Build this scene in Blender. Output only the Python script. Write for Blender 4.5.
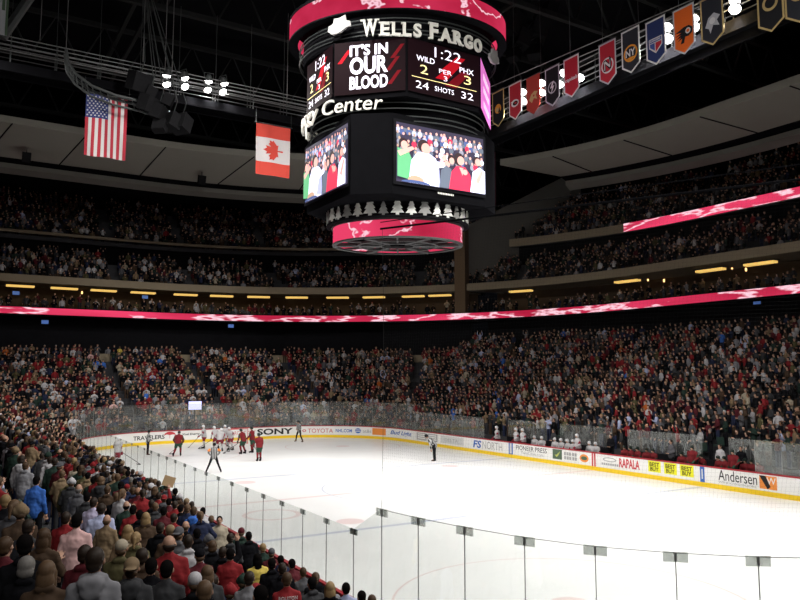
import bpy, bmesh, math, random
import numpy as np
from mathutils import Vector, Matrix

random.seed(7)
rng = np.random.default_rng(7)
S = bpy.context.scene
COL = S.collection
for o in list(bpy.data.objects):
    bpy.data.objects.remove(o)

# ------------------------------------------------------------------ camera, world, exposure
CAM = Vector((-7.534, -2.069, 5.825))
YAW, PITCH = math.radians(31.29), math.radians(5.702)
FPX = 734.57
cam = bpy.data.cameras.new('camera')
cam.sensor_width = 36.0
cam.lens = 36.0 * FPX / 800.0
cam.clip_start, cam.clip_end = 0.1, 400
camo = bpy.data.objects.new('camera', cam)
COL.objects.link(camo)
camo.location = CAM
camo.rotation_euler = (math.pi / 2 + PITCH, 0, -YAW)
S.camera = camo
world = bpy.data.worlds.new('world')
S.world = world
world.use_nodes = True
world.node_tree.nodes['Background'].inputs[0].default_value = (0.6, 0.7, 1.0, 1)
world.node_tree.nodes['Background'].inputs[1].default_value = 0.0015
S.view_settings.view_transform = 'Standard'
S.view_settings.look = 'None'
S.view_settings.exposure = 0.0
S.view_settings.gamma = 1.0
S.view_settings.use_curve_mapping = False
S.cycles.max_bounces = 5
S.cycles.diffuse_bounces = 3
S.cycles.glossy_bounces = 2
S.cycles.transparent_max_bounces = 40
LAMP_W = 5000.0         # watts of one arena lamp

FW = Vector((math.sin(YAW) * math.cos(PITCH), math.cos(YAW) * math.cos(PITCH), math.sin(PITCH)))
RT = Vector((math.cos(YAW), -math.sin(YAW), 0))
UP = RT.cross(FW)


def project(p):
    d = Vector(p) - CAM
    z = d.dot(FW)
    if z < 0.05:
        return None
    return 400 + FPX * d.dot(RT) / z, 300 - FPX * d.dot(UP) / z, z


def ray(px, py):
    return FW + RT * ((px - 400) / FPX) - UP * ((py - 300) / FPX)


# ------------------------------------------------------------------ materials
MATS = {}


def mat(name, rgb, rough=0.7, metal=0.0, emit=None, noise=0.0, scale=8.0):
    if name in MATS:
        return MATS[name]
    m = bpy.data.materials.new(name)
    m.use_nodes = True
    nt = m.node_tree
    b = nt.nodes['Principled BSDF']
    c = (*rgb, 1)
    b.inputs['Base Color'].default_value = c
    b.inputs['Roughness'].default_value = rough
    b.inputs['Metallic'].default_value = metal
    b.inputs['Specular IOR Level'].default_value = 0.0 if 'black' in name or 'matte' in name else 0.3
    if emit is not None:
        b.inputs['Emission Color'].default_value = c
        b.inputs['Emission Strength'].default_value = emit
        b.inputs['Specular IOR Level'].default_value = 0.05
    if noise:
        tc = nt.nodes.new('ShaderNodeTexCoord')
        n = nt.nodes.new('ShaderNodeTexNoise')
        n.inputs['Scale'].default_value = scale
        n.inputs['Detail'].default_value = 3
        mp = nt.nodes.new('ShaderNodeMapRange')
        mp.inputs['To Min'].default_value = 1 - noise
        mp.inputs['To Max'].default_value = 1 + noise
        mx = nt.nodes.new('ShaderNodeMix')
        mx.data_type = 'RGBA'
        mx.blend_type = 'MULTIPLY'
        mx.inputs['Factor'].default_value = 1
        mx.inputs['A'].default_value = c
        nt.links.new(tc.outputs['Object'], n.inputs['Vector'])
        nt.links.new(n.outputs['Fac'], mp.inputs['Value'])
        nt.links.new(mp.outputs['Result'], mx.inputs['B'])
        nt.links.new(mx.outputs['Result'], b.inputs['Base Color'])
    m.diffuse_color = c
    MATS[name] = m
    return m


def glass_mat(name, tint, haze, hazecol=(0.8, 0.82, 0.8), gloss=0.05):
    m = bpy.data.materials.new(name)
    m.use_nodes = True
    nt = m.node_tree
    nt.nodes.clear()
    out = nt.nodes.new('ShaderNodeOutputMaterial')
    t = nt.nodes.new('ShaderNodeBsdfTransparent')
    t.inputs[0].default_value = (*tint, 1)
    g = nt.nodes.new('ShaderNodeBsdfGlossy')
    g.inputs['Roughness'].default_value = 0.03
    g.inputs[0].default_value = (0.9, 0.95, 0.93, 1)
    d = nt.nodes.new('ShaderNodeBsdfDiffuse')
    d.inputs[0].default_value = (*hazecol, 1)
    n = nt.nodes.new('ShaderNodeTexNoise')
    n.inputs['Scale'].default_value = 0.7
    tc = nt.nodes.new('ShaderNodeTexCoord')
    nt.links.new(tc.outputs['Object'], n.inputs['Vector'])
    mr = nt.nodes.new('ShaderNodeMapRange')
    mr.inputs['From Min'].default_value = 0.3
    mr.inputs['From Max'].default_value = 0.7
    mr.inputs['To Min'].default_value = haze * 0.5
    mr.inputs['To Max'].default_value = haze * 1.5
    nt.links.new(n.outputs['Fac'], mr.inputs['Value'])
    m1 = nt.nodes.new('ShaderNodeMixShader')
    nt.links.new(mr.outputs[0], m1.inputs[0])
    nt.links.new(t.outputs[0], m1.inputs[1])
    nt.links.new(d.outputs[0], m1.inputs[2])
    m2 = nt.nodes.new('ShaderNodeMixShader')
    m2.inputs[0].default_value = gloss
    nt.links.new(m1.outputs[0], m2.inputs[1])
    nt.links.new(g.outputs[0], m2.inputs[2])
    nt.links.new(m2.outputs[0], out.inputs[0])
    return m


def led_mat(name, scale=(1, 1, 1), strength=1.0, vein=0.02):
    """red LED display showing forked white lightning"""
    m = bpy.data.materials.new(name)
    m.use_nodes = True
    nt = m.node_tree
    nt.nodes.clear()
    L_ = nt.links.new
    out = nt.nodes.new('ShaderNodeOutputMaterial')
    em = nt.nodes.new('ShaderNodeEmission')
    em.inputs[1].default_value = strength
    tc = nt.nodes.new('ShaderNodeTexCoord')
    mp = nt.nodes.new('ShaderNodeMapping')
    mp.inputs['Scale'].default_value = scale
    L_(tc.outputs['Object'], mp.inputs['Vector'])
    n1 = nt.nodes.new('ShaderNodeTexNoise')
    n1.inputs['Scale'].default_value = 0.55
    n1.inputs['Detail'].default_value = 4
    n1.inputs['Roughness'].default_value = 0.6
    L_(mp.outputs[0], n1.inputs['Vector'])
    sub = nt.nodes.new('ShaderNodeMath'); sub.operation = 'SUBTRACT'; sub.inputs[1].default_value = 0.5
    ab = nt.nodes.new('ShaderNodeMath'); ab.operation = 'ABSOLUTE'
    L_(n1.outputs['Fac'], sub.inputs[0]); L_(sub.outputs[0], ab.inputs[0])
    r = nt.nodes.new('ShaderNodeValToRGB')
    r.color_ramp.elements[0].position = vein * 0.35
    r.color_ramp.elements[0].color = (1, 1, 1, 1)
    r.color_ramp.elements[1].position = vein * 1.6
    r.color_ramp.elements[1].color = (0, 0, 0, 1)
    L_(ab.outputs[0], r.inputs[0])
    n2 = nt.nodes.new('ShaderNodeTexNoise')
    n2.inputs['Scale'].default_value = 0.25
    n2.inputs['Detail'].default_value = 5
    L_(mp.outputs[0], n2.inputs['Vector'])
    r2 = nt.nodes.new('ShaderNodeValToRGB')
    r2.color_ramp.elements[0].position = 0.35
    r2.color_ramp.elements[0].color = (0.42, 0.012, 0.045, 1)
    r2.color_ramp.elements[1].position = 0.66
    r2.color_ramp.elements[1].color = (0.84, 0.055, 0.145, 1)
    L_(n2.outputs['Fac'], r2.inputs[0])
    mx = nt.nodes.new('ShaderNodeMix'); mx.data_type = 'RGBA'
    L_(r.outputs[0], mx.inputs['Factor'])
    L_(r2.outputs[0], mx.inputs['A'])
    mx.inputs['B'].default_value = (1.0, 0.62, 0.72, 1)
    L_(mx.outputs['Result'], em.inputs[0])
    L_(em.outputs[0], out.inputs[0])
    return m


def stripe_mat(name, a, b, scale):
    m = bpy.data.materials.new(name)
    m.use_nodes = True
    nt = m.node_tree
    bs = nt.nodes['Principled BSDF']
    bs.inputs['Roughness'].default_value = 0.8
    tc = nt.nodes.new('ShaderNodeTexCoord')
    w = nt.nodes.new('ShaderNodeTexWave')
    w.inputs['Scale'].default_value = scale
    r = nt.nodes.new('ShaderNodeValToRGB')
    r.color_ramp.interpolation = 'CONSTANT'
    r.color_ramp.elements[0].color = (*a, 1)
    r.color_ramp.elements[1].position = 0.5
    r.color_ramp.elements[1].color = (*b, 1)
    nt.links.new(tc.outputs['Object'], w.inputs['Vector'])
    nt.links.new(w.outputs['Color'], r.inputs[0])
    nt.links.new(r.outputs[0], bs.inputs['Base Color'])
    return m


M_ICE = mat('ice', (0.80, 0.81, 0.815), 0.28, noise=0.07, scale=0.5)
M_CONC = mat('dark_concrete', (0.045, 0.045, 0.05), 0.9, noise=0.25, scale=1.5)
M_AISLE = mat('aisle_concrete', (0.16, 0.15, 0.14), 0.9, noise=0.2, scale=2)
M_BLACK = mat('black_paint', (0.012, 0.012, 0.014), 0.6, noise=0.3, scale=3)
M_MATTE = mat('matte_black', (0.006, 0.006, 0.007), 0.95, noise=0.2, scale=3)
M_STEEL = mat('grey_steel', (0.20, 0.20, 0.20), 0.5, 0.4, noise=0.15, scale=5)
M_DSTEEL = mat('dark_steel', (0.05, 0.055, 0.055), 0.55, 0.3, noise=0.2, scale=5)
M_TAN = mat('tan_plaster', (0.27, 0.22, 0.15), 0.85, noise=0.06, scale=2)
M_GREY = mat('grey_plaster', (0.15, 0.145, 0.13), 0.9, noise=0.06, scale=1)
M_SOFFIT = mat('soffit_panel', (0.25, 0.24, 0.21), 0.9, noise=0.04, scale=0.7)
M_WHITE = mat('board_white', (0.82, 0.82, 0.80), 0.35, noise=0.02, scale=3)
M_YELLOW = mat('kick_yellow', (0.85, 0.58, 0.02), 0.4, noise=0.04, scale=3)
M_REDCAP = mat('cap_red', (0.35, 0.02, 0.03), 0.45, noise=0.05, scale=3)
M_LINEBLUE = mat('line_blue', (0.05, 0.12, 0.45), 0.5, noise=0.03)
M_LINERED = mat('line_red', (0.55, 0.03, 0.04), 0.5, noise=0.03)
M_ICEBLUE = mat('ice_line_blue', (0.50, 0.54, 0.65), 0.3, noise=0.08, scale=1)
M_ICERED = mat('ice_line_red', (0.72, 0.60, 0.60), 0.3, noise=0.08, scale=1)
M_ICEGREY = mat('ice_worn', (0.70, 0.71, 0.72), 0.4, noise=0.1, scale=2)
M_GLASS = glass_mat('rink_glass', (0.925, 0.94, 0.93), 0.02)
M_GLASSFAR = glass_mat('rink_glass_hazy', (0.93, 0.94, 0.93), 0.045, gloss=0.04)  # grey reflected haze put into the far glass as a diffuse mix
M_CLAMP = mat('clamp_grey', (0.30, 0.30, 0.30), 0.5, 0.3, noise=0.1)
M_PLATE = glass_mat('clamp_plate', (0.86, 0.87, 0.86), 0.10, (0.3, 0.3, 0.3))
M_NET = mat('net_thread', (0.04, 0.04, 0.04), 0.8, noise=0.05)
M_LED = led_mat('led_ring', (0.55, 0.55, 0.8), 1.0, 0.012)
M_LEDR = led_mat('led_ribbon', (0.22, 0.22, 1.1), 1.1, 0.026)
M_SIGN = mat('sign_letters', (0.75, 0.74, 0.68), 0.5, noise=0.03)
M_TREE = mat('silver_cutout', (0.85, 0.86, 0.82), 0.45, 0.2, noise=0.15, scale=2)
M_LEDWHITE = mat('led_white', (0.86, 0.82, 0.95), 0.5, emit=0.95)
M_LEDYEL = mat('led_yellow', (0.95, 0.80, 0.35), 0.5, emit=0.85)
M_LEDBLACK = mat('screen_black', (0.006, 0.002, 0.003), 0.6, emit=1.0)
M_LEDRED = mat('screen_red', (0.30, 0.004, 0.010), 0.6, emit=1.0)
M_LEDDRED = mat('screen_dark_red', (0.10, 0.003, 0.006), 0.6, emit=1.0)
M_LENS = mat('lamp_lens', (1.0, 0.97, 0.95), 0.4, emit=12.0)
M_WARM = mat('warm_lamp', (1.0, 0.62, 0.16), 0.5, emit=0.85)
M_SCONCE = mat('sconce_glow', (1.0, 0.55, 0.20), 0.5, emit=2.5)
M_TV = mat('tv_glow', (0.10, 0.20, 0.55), 0.5, emit=0.35)
M_REFLECTION = mat('reflection_glow', (0.55, 0.56, 0.95), 0.5, emit=1.0)  # glow of a screen mirrored in the far end glass
M_TRUSS = mat('roof_steel', (0.010, 0.011, 0.011), 0.8, noise=0.2, scale=3)
M_SEAT = mat('seat_green', (0.02, 0.045, 0.035), 0.6, noise=0.1)


def pal(name, rgb, rough=0.85):
    return mat('cloth_' + name, rgb, rough, noise=0.12, scale=9)


CLOTH = {
    'black': (0.010, 0.010, 0.012), 'charcoal': (0.035, 0.036, 0.04), 'navy': (0.012, 0.018, 0.05),
    'dark green': (0.012, 0.03, 0.022), 'brown': (0.06, 0.035, 0.02), 'red': (0.22, 0.012, 0.016),
    'maroon': (0.085, 0.008, 0.014), 'white': (0.46, 0.45, 0.47), 'light grey': (0.22, 0.22, 0.24),
    'grey': (0.09, 0.09, 0.10), 'tan': (0.22, 0.155, 0.09), 'blue': (0.04, 0.14, 0.50),
    'pale blue': (0.42, 0.46, 0.66), 'lavender': (0.52, 0.48, 0.66), 'pink': (0.68, 0.43, 0.42),
    'orange': (0.42, 0.10, 0.015), 'yellow': (0.62, 0.48, 0.10), 'olive': (0.09, 0.08, 0.035),
    'cream': (0.38, 0.33, 0.25), 'teal': (0.02, 0.16, 0.16)}
HAIR = {'black': (0.008, 0.007, 0.007), 'dark brown': (0.022, 0.013, 0.008), 'brown': (0.065, 0.036, 0.018),
        'light brown': (0.11, 0.065, 0.035), 'blonde': (0.27, 0.18, 0.085), 'grey': (0.17, 0.16, 0.15)}
SKIN = {'fair': (0.46, 0.27, 0.19), 'tanned': (0.32, 0.175, 0.11), 'dark': (0.16, 0.085, 0.05)}
MC = {k: pal(k.replace(' ', '_'), v) for k, v in CLOTH.items()}
MH = {k: mat('hair_' + k.replace(' ', '_'), v, 0.6, noise=0.2, scale=40) for k, v in HAIR.items()}
MS = {k: mat('skin_' + k, v, 0.55, noise=0.06, scale=20) for k, v in SKIN.items()}


# ------------------------------------------------------------------ mesh helpers
def rotz(a):
    return Matrix.Rotation(a, 3, 'Z')


class MB:
    def __init__(s):
        s.v, s.f, s.m = [], [], []

    def add(s, vs, fs, mi=0):
        n = len(s.v)
        s.v += [tuple(p) for p in vs]
        s.f += [tuple(i + n for i in f) for f in fs]
        s.m += [mi] * len(fs)

    def box(s, c, d, rot=None, mi=0):
        c = Vector(c)
        vs = []
        for z in (-.5, .5):
            for x, y in ((-.5, -.5), (.5, -.5), (.5, .5), (-.5, .5)):
                p = Vector((x * d[0], y * d[1], z * d[2]))
                vs.append(c + (rot @ p if rot else p))
        s.add(vs, [(3, 2, 1, 0), (4, 5, 6, 7), (0, 1, 5, 4), (1, 2, 6, 5), (2, 3, 7, 6), (3, 0, 4, 7)], mi)

    def tube(s, pts, r, n=6, mi=0, caps=True):
        pts = [Vector(p) for p in pts]
        rs = r if isinstance(r, (list, tuple)) else [r] * len(pts)
        vs, fs = [], []
        prev = None
        for i, p in enumerate(pts):
            t = (pts[min(i + 1, len(pts) - 1)] - pts[max(i - 1, 0)]).normalized()
            a = prev if prev is not None else (Vector((0, 0, 1)) if abs(t.z) < .9 else Vector((1, 0, 0)))
            x = (a - t * a.dot(t)).normalized()
            prev = x
            y = t.cross(x)
            for k in range(n):
                w = 2 * math.pi * k / n
                vs.append(p + (x * math.cos(w) + y * math.sin(w)) * rs[i])
        for i in range(len(pts) - 1):
            for k in range(n):
                k2 = (k + 1) % n
                fs.append((i * n + k, i * n + k2, (i + 1) * n + k2, (i + 1) * n + k))
        if caps:
            fs.append(tuple(reversed(range(n))))
            fs.append(tuple(range((len(pts) - 1) * n, len(pts) * n)))
        s.add(vs, fs, mi)

    def capsule(s, p0, p1, r0, r1, n=10):
        p0, p1 = Vector(p0), Vector(p1)
        t = (p1 - p0).normalized() if (p1 - p0).length > 1e-6 else Vector((0, 0, 1))
        pts = [p0 - t * r0, p0 - t * r0 * .7, p0, p1, p1 + t * r1 * .7, p1 + t * r1]
        s.tube(pts, [r0 * .12, r0 * .71, r0, r1, r1 * .71, r1 * .12], n)

    def ell(s, c, r, rot=None, nu=14, nv=9, mi=0):
        c = Vector(c)
        vs = []
        for j in range(1, nv):
            th = math.pi * j / nv
            for i in range(nu):
                ph = 2 * math.pi * i / nu
                p = Vector((r[0] * math.sin(th) * math.cos(ph), r[1] * math.sin(th) * math.sin(ph), r[2] * math.cos(th)))
                vs.append(c + (rot @ p if rot else p))
        for z in (1, -1):
            p = Vector((0, 0, z * r[2]))
            vs.append(c + (rot @ p if rot else p))
        fs = []
        for j in range(nv - 2):
            for i in range(nu):
                i2 = (i + 1) % nu
                fs.append((j * nu + i, (j + 1) * nu + i, (j + 1) * nu + i2, j * nu + i2))
        tp, bt = (nv - 1) * nu, (nv - 1) * nu + 1
        for i in range(nu):
            i2 = (i + 1) % nu
            fs.append((tp, i, i2))
            fs.append((bt, (nv - 2) * nu + i2, (nv - 2) * nu + i))
        s.add(vs, fs, mi)

    def prism(s, pts2, fn, depth, mi=0):
        """polygon pts2 (u,v) laid by fn(u,v,w), from w=0 to w=depth"""
        n = len(pts2)
        vs = [fn(u, v, depth) for u, v in pts2] + [fn(u, v, 0) for u, v in pts2]
        fs = [tuple(range(n)), tuple(reversed(range(n, 2 * n)))]
        fs += [(i, i + n, (i + 1) % n + n, (i + 1) % n) for i in range(n)]
        s.add(vs, fs, mi)

    def loft(s, rows, mi=0, close=False):
        n = len(rows[0])
        vs = [p for r in rows for p in r]
        fs = []
        for j in range(len(rows) - 1):
            for i in range(n - (0 if close else 1)):
                i2 = (i + 1) % n
                fs.append((j * n + i, j * n + i2, (j + 1) * n + i2, (j + 1) * n + i))
        s.add(vs, fs, mi)

    def mesh(s, name, mats, smooth=False):
        me = bpy.data.meshes.new(name)
        me.from_pydata(s.v, [], s.f)
        for m in (mats if isinstance(mats, (list, tuple)) else [mats]):
            me.materials.append(m)
        if len(me.materials) > 1:
            me.polygons.foreach_set('material_index', s.m)
        if smooth:
            me.polygons.foreach_set('use_smooth', [True] * len(me.polygons))
        me.update()
        return me

    def build(s, name, mats, parent=None, smooth=False, loc=None):
        return link(name, s.mesh(name, mats, smooth), parent, loc)


def link(name, data, parent=None, loc=None):
    o = bpy.data.objects.new(name, data)
    COL.objects.link(o)
    if parent is not None:
        o.parent = parent
    if loc is not None:
        o.location = loc
    return o


def tag(o, label, cat, group=None, kind=None):
    o['label'] = label
    o['category'] = cat
    if group:
        o['group'] = group
    if kind:
        o['kind'] = kind
    return o


def empty(name, loc, label, cat, group=None, rz=0.0):
    o = link(name, None, None, loc)
    o.rotation_euler = (0, 0, rz)
    o.empty_display_size = 0.2
    return tag(o, label, cat, group)


def struct(o):
    o['kind'] = 'structure'
    return o


def evaluated(ob):
    dg = bpy.context.evaluated_depsgraph_get()
    me = bpy.data.meshes.new_from_object(ob.evaluated_get(dg))
    data = ob.data
    bpy.data.objects.remove(ob)
    if isinstance(data, bpy.types.Mesh):
        bpy.data.meshes.remove(data)
    else:
        bpy.data.curves.remove(data)
    return me


CLOUD = bpy.data.textures.new('fold_noise', 'CLOUDS')
CLOUD.noise_scale = 0.085
CLOUD.noise_depth = 1


def remesh(mb, name, voxel, smooth=2, ratio=None, folds=0.0):
    ob = link('tmp', mb.mesh('tmp', []))
    md = ob.modifiers.new('r', 'REMESH')
    md.mode = 'VOXEL'
    md.voxel_size = voxel
    if smooth:
        sm = ob.modifiers.new('s', 'SMOOTH')
        sm.factor = 0.5
        sm.iterations = smooth
    if folds:
        dm = ob.modifiers.new('f', 'DISPLACE')
        dm.texture = CLOUD
        dm.texture_coords = 'LOCAL'
        dm.strength = folds
        dm.mid_level = 0.5
    if ratio:
        d = ob.modifiers.new('d', 'DECIMATE')
        d.ratio = ratio
    me = evaluated(ob)
    me.name = name
    me.polygons.foreach_set('use_smooth', [True] * len(me.polygons))
    me.materials.clear()
    me.materials.append(M_BLACK)
    return me


def text_mesh(body, size=1.0, extrude=0.0, offset=0.0, shear=0.0, xs=1.0):
    """text as (verts Nx3, faces): origin at left baseline"""
    cu = bpy.data.curves.new('tmp', 'FONT')
    cu.body = body
    cu.size = size
    cu.extrude = extrude
    cu.offset = offset
    cu.shear = shear
    cu.resolution_u = 3
    me = evaluated(link('tmp', cu))
    vs = [(v.co.x * xs, v.co.y, v.co.z) for v in me.vertices]
    fs = [tuple(p.vertices) for p in me.polygons]
    bpy.data.meshes.remove(me)
    return vs, fs


def put_text(mb, body, w, h, fn, depth=0.004, offset=0.0, shear=0.0, mi=0, x0=0.0, y0=0.0):
    """text stretched to the box w x h at (x0,y0), laid by fn(u,v,w)"""
    vs, fs = text_mesh(body, 1.0, 0.01, offset, shear)
    xs = [v[0] for v in vs]; ys = [v[1] for v in vs]
    sx = w / max(max(xs) - min(xs), 1e-6); sy = h / max(max(ys) - min(ys), 1e-6)
    mx, my = min(xs), min(ys)
    mb.add([fn(x0 + (v[0] - mx) * sx, y0 + (v[1] - my) * sy, depth if v[2] > 0 else 0.0) for v in vs], fs, mi)


ORD = ['zeroth', 'first', 'second', 'third', 'fourth', 'fifth', 'sixth', 'seventh', 'eighth', 'ninth', 'tenth', 'eleventh', 'twelfth',
       'thirteenth', 'fourteenth', 'fifteenth', 'sixteenth', 'seventeenth', 'eighteenth', 'nineteenth', 'twentieth']
TENS = {2: ('twenty', 'twentieth'), 3: ('thirty', 'thirtieth'), 4: ('forty', 'fortieth'), 5: ('fifty', 'fiftieth'),
        6: ('sixty', 'sixtieth'), 7: ('seventy', 'seventieth'), 8: ('eighty', 'eightieth'), 9: ('ninety', 'ninetieth')}


def ordinal(n):
    if n <= 20:
        return ORD[n]
    a, b = divmod(n, 10)
    return TENS[a][1] if b == 0 else TENS[a][0] + '-' + ORD[b]

# ------------------------------------------------------------------ rink outline and seating-bowl curves
L, W, RC = 60.96, 25.91, 8.53
YN = 11.3                    # where the near corners start to turn


def outline(s):
    """point and inward normal on the far boards; s runs from the far left corner to the near right corner"""
    le = W - 2 * RC
    if s < 0:
        a = -s / RC
        if a > math.pi / 2:
            y = L - RC - (-s - RC * math.pi / 2)
            return Vector((0, y, 0)), Vector((1, 0, 0))
        return Vector((RC - RC * math.sin(a), L - RC + RC * math.cos(a), 0)), Vector((math.sin(a), -math.cos(a), 0))
    if s <= le:
        return Vector((RC + s, L, 0)), Vector((0, -1, 0))
    s -= le
    if s < RC * math.pi / 2:
        a = s / RC
        return Vector((W - RC + RC * math.sin(a), L - RC + RC * math.cos(a), 0)), Vector((-math.sin(a), -math.cos(a), 0))
    s -= RC * math.pi / 2
    if s < L - RC - YN:
        return Vector((W, L - RC - s, 0)), Vector((-1, 0, 0))
    s -= L - RC - YN
    a = min(s / RC, math.pi / 2)
    return Vector((W - RC + RC * math.cos(a), YN - RC * math.sin(a), 0)), Vector((-math.cos(a), math.sin(a), 0))


S_RIGHT = (W - 2 * RC) + RC * math.pi / 2           # start of the straight right boards
S_END = S_RIGHT + (L - RC - YN) + RC * math.pi / 2
S_LEFT = -(RC * math.pi / 2 + (L - RC - YN))        # left boards, near corner


def near_corner(a):          # a in degrees, 180 = at the left boards
    r = math.radians(a)
    return Vector((RC + RC * math.cos(r), YN + RC * math.sin(r), 0)), Vector((-math.cos(r), -math.sin(r), 0))


def bowl(t):
    return 0.3 + 0.335 * (t - 1) + 0.005 * max(0.0, t - 8) ** 2


A_C = 57.0


def curve(t, part):
    """pieces of the bowl curve at setback t from the boards: list of (x,y)"""
    De = Ds = 1.05 * t
    R = RC + 1.35 * t
    RL = RC + 0.3 * t
    rad = math.radians
    if part == 'NL':
        return [(RC + (RC + t) * math.cos(rad(a)), YN + (RC + t) * math.sin(rad(a))) for a in np.linspace(238, 180, 21)]
    if part == 'L':
        return [(-t, y) for y in np.linspace(YN, L + De - RL, 11)]
    if part == 'FL':
        return [(-t + RL - RL * math.cos(rad(a)), L + De - RL + RL * math.sin(rad(a))) for a in np.linspace(0, 90, 13)]
    if part == 'E':
        return [(x, L + De) for x in np.linspace(-t + RL, W + Ds - R, 7)]
    cx, cy = W + Ds - R, L + De - R
    if part == 'FR1':
        return [(cx + R * math.sin(rad(a)), cy + R * math.cos(rad(a))) for a in np.linspace(0, A_C, 17)]
    if part == 'FR2':
        a0 = A_C + max(0, t - 21.5) * 0.66
        return [(cx + R * math.sin(rad(a)), cy + R * math.cos(rad(a))) for a in np.linspace(a0, 90, 13)]
    if part == 'R':
        return [(W + Ds, y) for y in np.linspace(cy, -6, 9)]


def chain(t, parts):
    out = []
    for p in parts:
        c = curve(t, p)
        out += c[1:] if out else c
    return out


LEFT = ['L', 'FL', 'E', 'FR1']
RIGHT = ['FR2', 'R']


def sweep(mb, profile, parts, mi=0):
    mb.loft([[(x, y, z) for x, y in chain(t, parts)] for t, z in profile], mi)


def band(mb, t0, t1, z0, z1, parts, mi=0):
    sweep(mb, [(t0, z0), (t0, z1), (t1, z1), (t1, z0), (t0, z0)], parts, mi)
    for e in (0, -1):
        q = [(*chain(t, parts)[e], z) for t, z in ((t0, z0), (t0, z1), (t1, z1), (t1, z0))]
        mb.add(q, [(0, 1, 2, 3)], mi)


# ------------------------------------------------------------------ ice
ice = MB()
ol = [outline(s)[0] for s in np.arange(S_LEFT, S_END + .01, 0.5)] + [near_corner(a)[0] for a in np.arange(270, 180, -5)]
ice.add([(p.x, p.y, 0) for p in ol] + [(p.x, p.y, -0.3) for p in ol], [tuple(reversed(range(len(ol))))])
ice_o = struct(ice.build('floor_ice', M_ICE))
gm = MB()
gm.box((12, 40, -0.36), (140, 150, 0.1))
struct(gm.build('floor', M_CONC))
mk = MB()
for y, w, mi in ((38.1, .3, 0), (22.86, .3, 0), (30.48, .3, 1), (57.6, .06, 1)):
    x0 = 0.05 if y < 52 else 1.2
    mk.add([(x0, y - w / 2, .003), (W - x0, y - w / 2, .003), (W - x0, y + w / 2, .003), (x0, y + w / 2, .003)], [(0, 1, 2, 3)], mi)


def ring(mb, c, r, w, mi, z=.004, n=64):
    vs = []
    for i in range(n):
        a = 2 * math.pi * i / n
        for q in (r - w / 2, r + w / 2):
            vs.append((c[0] + q * math.cos(a), c[1] + q * math.sin(a), z))
    mb.add(vs, [(2 * i, 2 * i + 1, (2 * i + 3) % (2 * n), (2 * i + 2) % (2 * n)) for i in range(n)], mi)


for cx_ in (6.25, 19.65):
    for cy_ in (51.5, 12.2):
        ring(mk, (cx_, cy_), 4.57, .07, 1)
        ring(mk, (cx_, cy_), .3, .5, 1)
    for cy_ in (36.6, 24.4):
        ring(mk, (cx_, cy_), .28, .55, 1)
ring(mk, (12.95, 30.48), 4.57, .07, 0)
ring(mk, (12.95, 30.48), 3.0, .25, 2)
ring(mk, (4.1, 27.3), 1.1, .22, 1)
mk.build('ice_marking', [M_ICEBLUE, M_ICERED, M_ICEGREY], ice_o)

# ------------------------------------------------------------------ dasher boards
boards = empty('dasher_boards', (W, L, 0), 'white dasher boards with yellow kick plate, red cap rail and advertising around the ice', 'rink boards')


def strip(z0, z1, d0, d1, s0=S_LEFT, s1=S_END, step=.5):
    rows = [[], [], [], []]
    for s in list(np.arange(s0, s1, step)) + [s1]:
        p, n = outline(s)
        for r, (d, z) in zip(rows, ((d1, z0), (d1, z1), (d0, z1), (d0, z0))):
            r.append(p + n * d + Vector((0, 0, z)))
    m = MB()
    m.loft(rows + [rows[0]])
    for e in (0, -1):
        m.add([r[e] for r in rows], [(0, 1, 2, 3)])
    return m


def part(mb, name, m, parent, base, smooth=False):
    o = mb.build(name, m, parent, smooth)
    o.matrix_parent_inverse = Matrix.Translation(-Vector(base))
    return o


BB = (W, L, 0)
part(strip(.24, 1.02, -.08, 0), 'panel', M_WHITE, boards, BB)
part(strip(0, .24, -.08, .012), 'kick_plate', M_YELLOW, boards, BB)
part(strip(1.02, 1.09, -.09, .02), 'cap_rail', M_REDCAP, boards, BB)
nb = MB()
rows = [[], [], [], []]
for a in np.arange(180, 271, 4):
    p, n = near_corner(a)
    for r, (d, z) in zip(rows, ((0, 0), (0, 1.09), (-.14, 1.09), (-.14, 0))):
        r.append(p + n * d + Vector((0, 0, z)))
nb.loft(rows + [rows[0]])
part(nb, 'corner_panel', M_WHITE, boards, BB)


def on_boards(s0, z0, d=.006):
    def fn(u, v, w):
        p, n = outline(s0 + u)
        return p + n * (d + w) + Vector((0, 0, z0 + v))
    return fn


BLACKINK = mat('ink_black', (.03, .03, .03), .5, noise=.02)
INK = {'black': BLACKINK, 'red': mat('ink_red', (.55, .05, .06), .5, noise=.02), 'blue': mat('ink_blue', (.04, .13, .45), .5, noise=.02),
       'grey': mat('ink_grey', (.38, .38, .38), .5, noise=.02), 'green': mat('ink_green', (.08, .13, .08), .5, noise=.02),
       'orange': mat('ink_orange', (.80, .27, .05), .5, noise=.02), 'yellow': mat('ink_yellow', (.82, .80, .03), .5, noise=.02),
       'white': mat('ink_white', (.8, .8, .78), .5, noise=.02), 'pale': mat('ink_pale', (.62, .63, .62), .5, noise=.02),
       'lime': mat('ink_lime', (.45, .50, .12), .5, noise=.02)}


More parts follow.
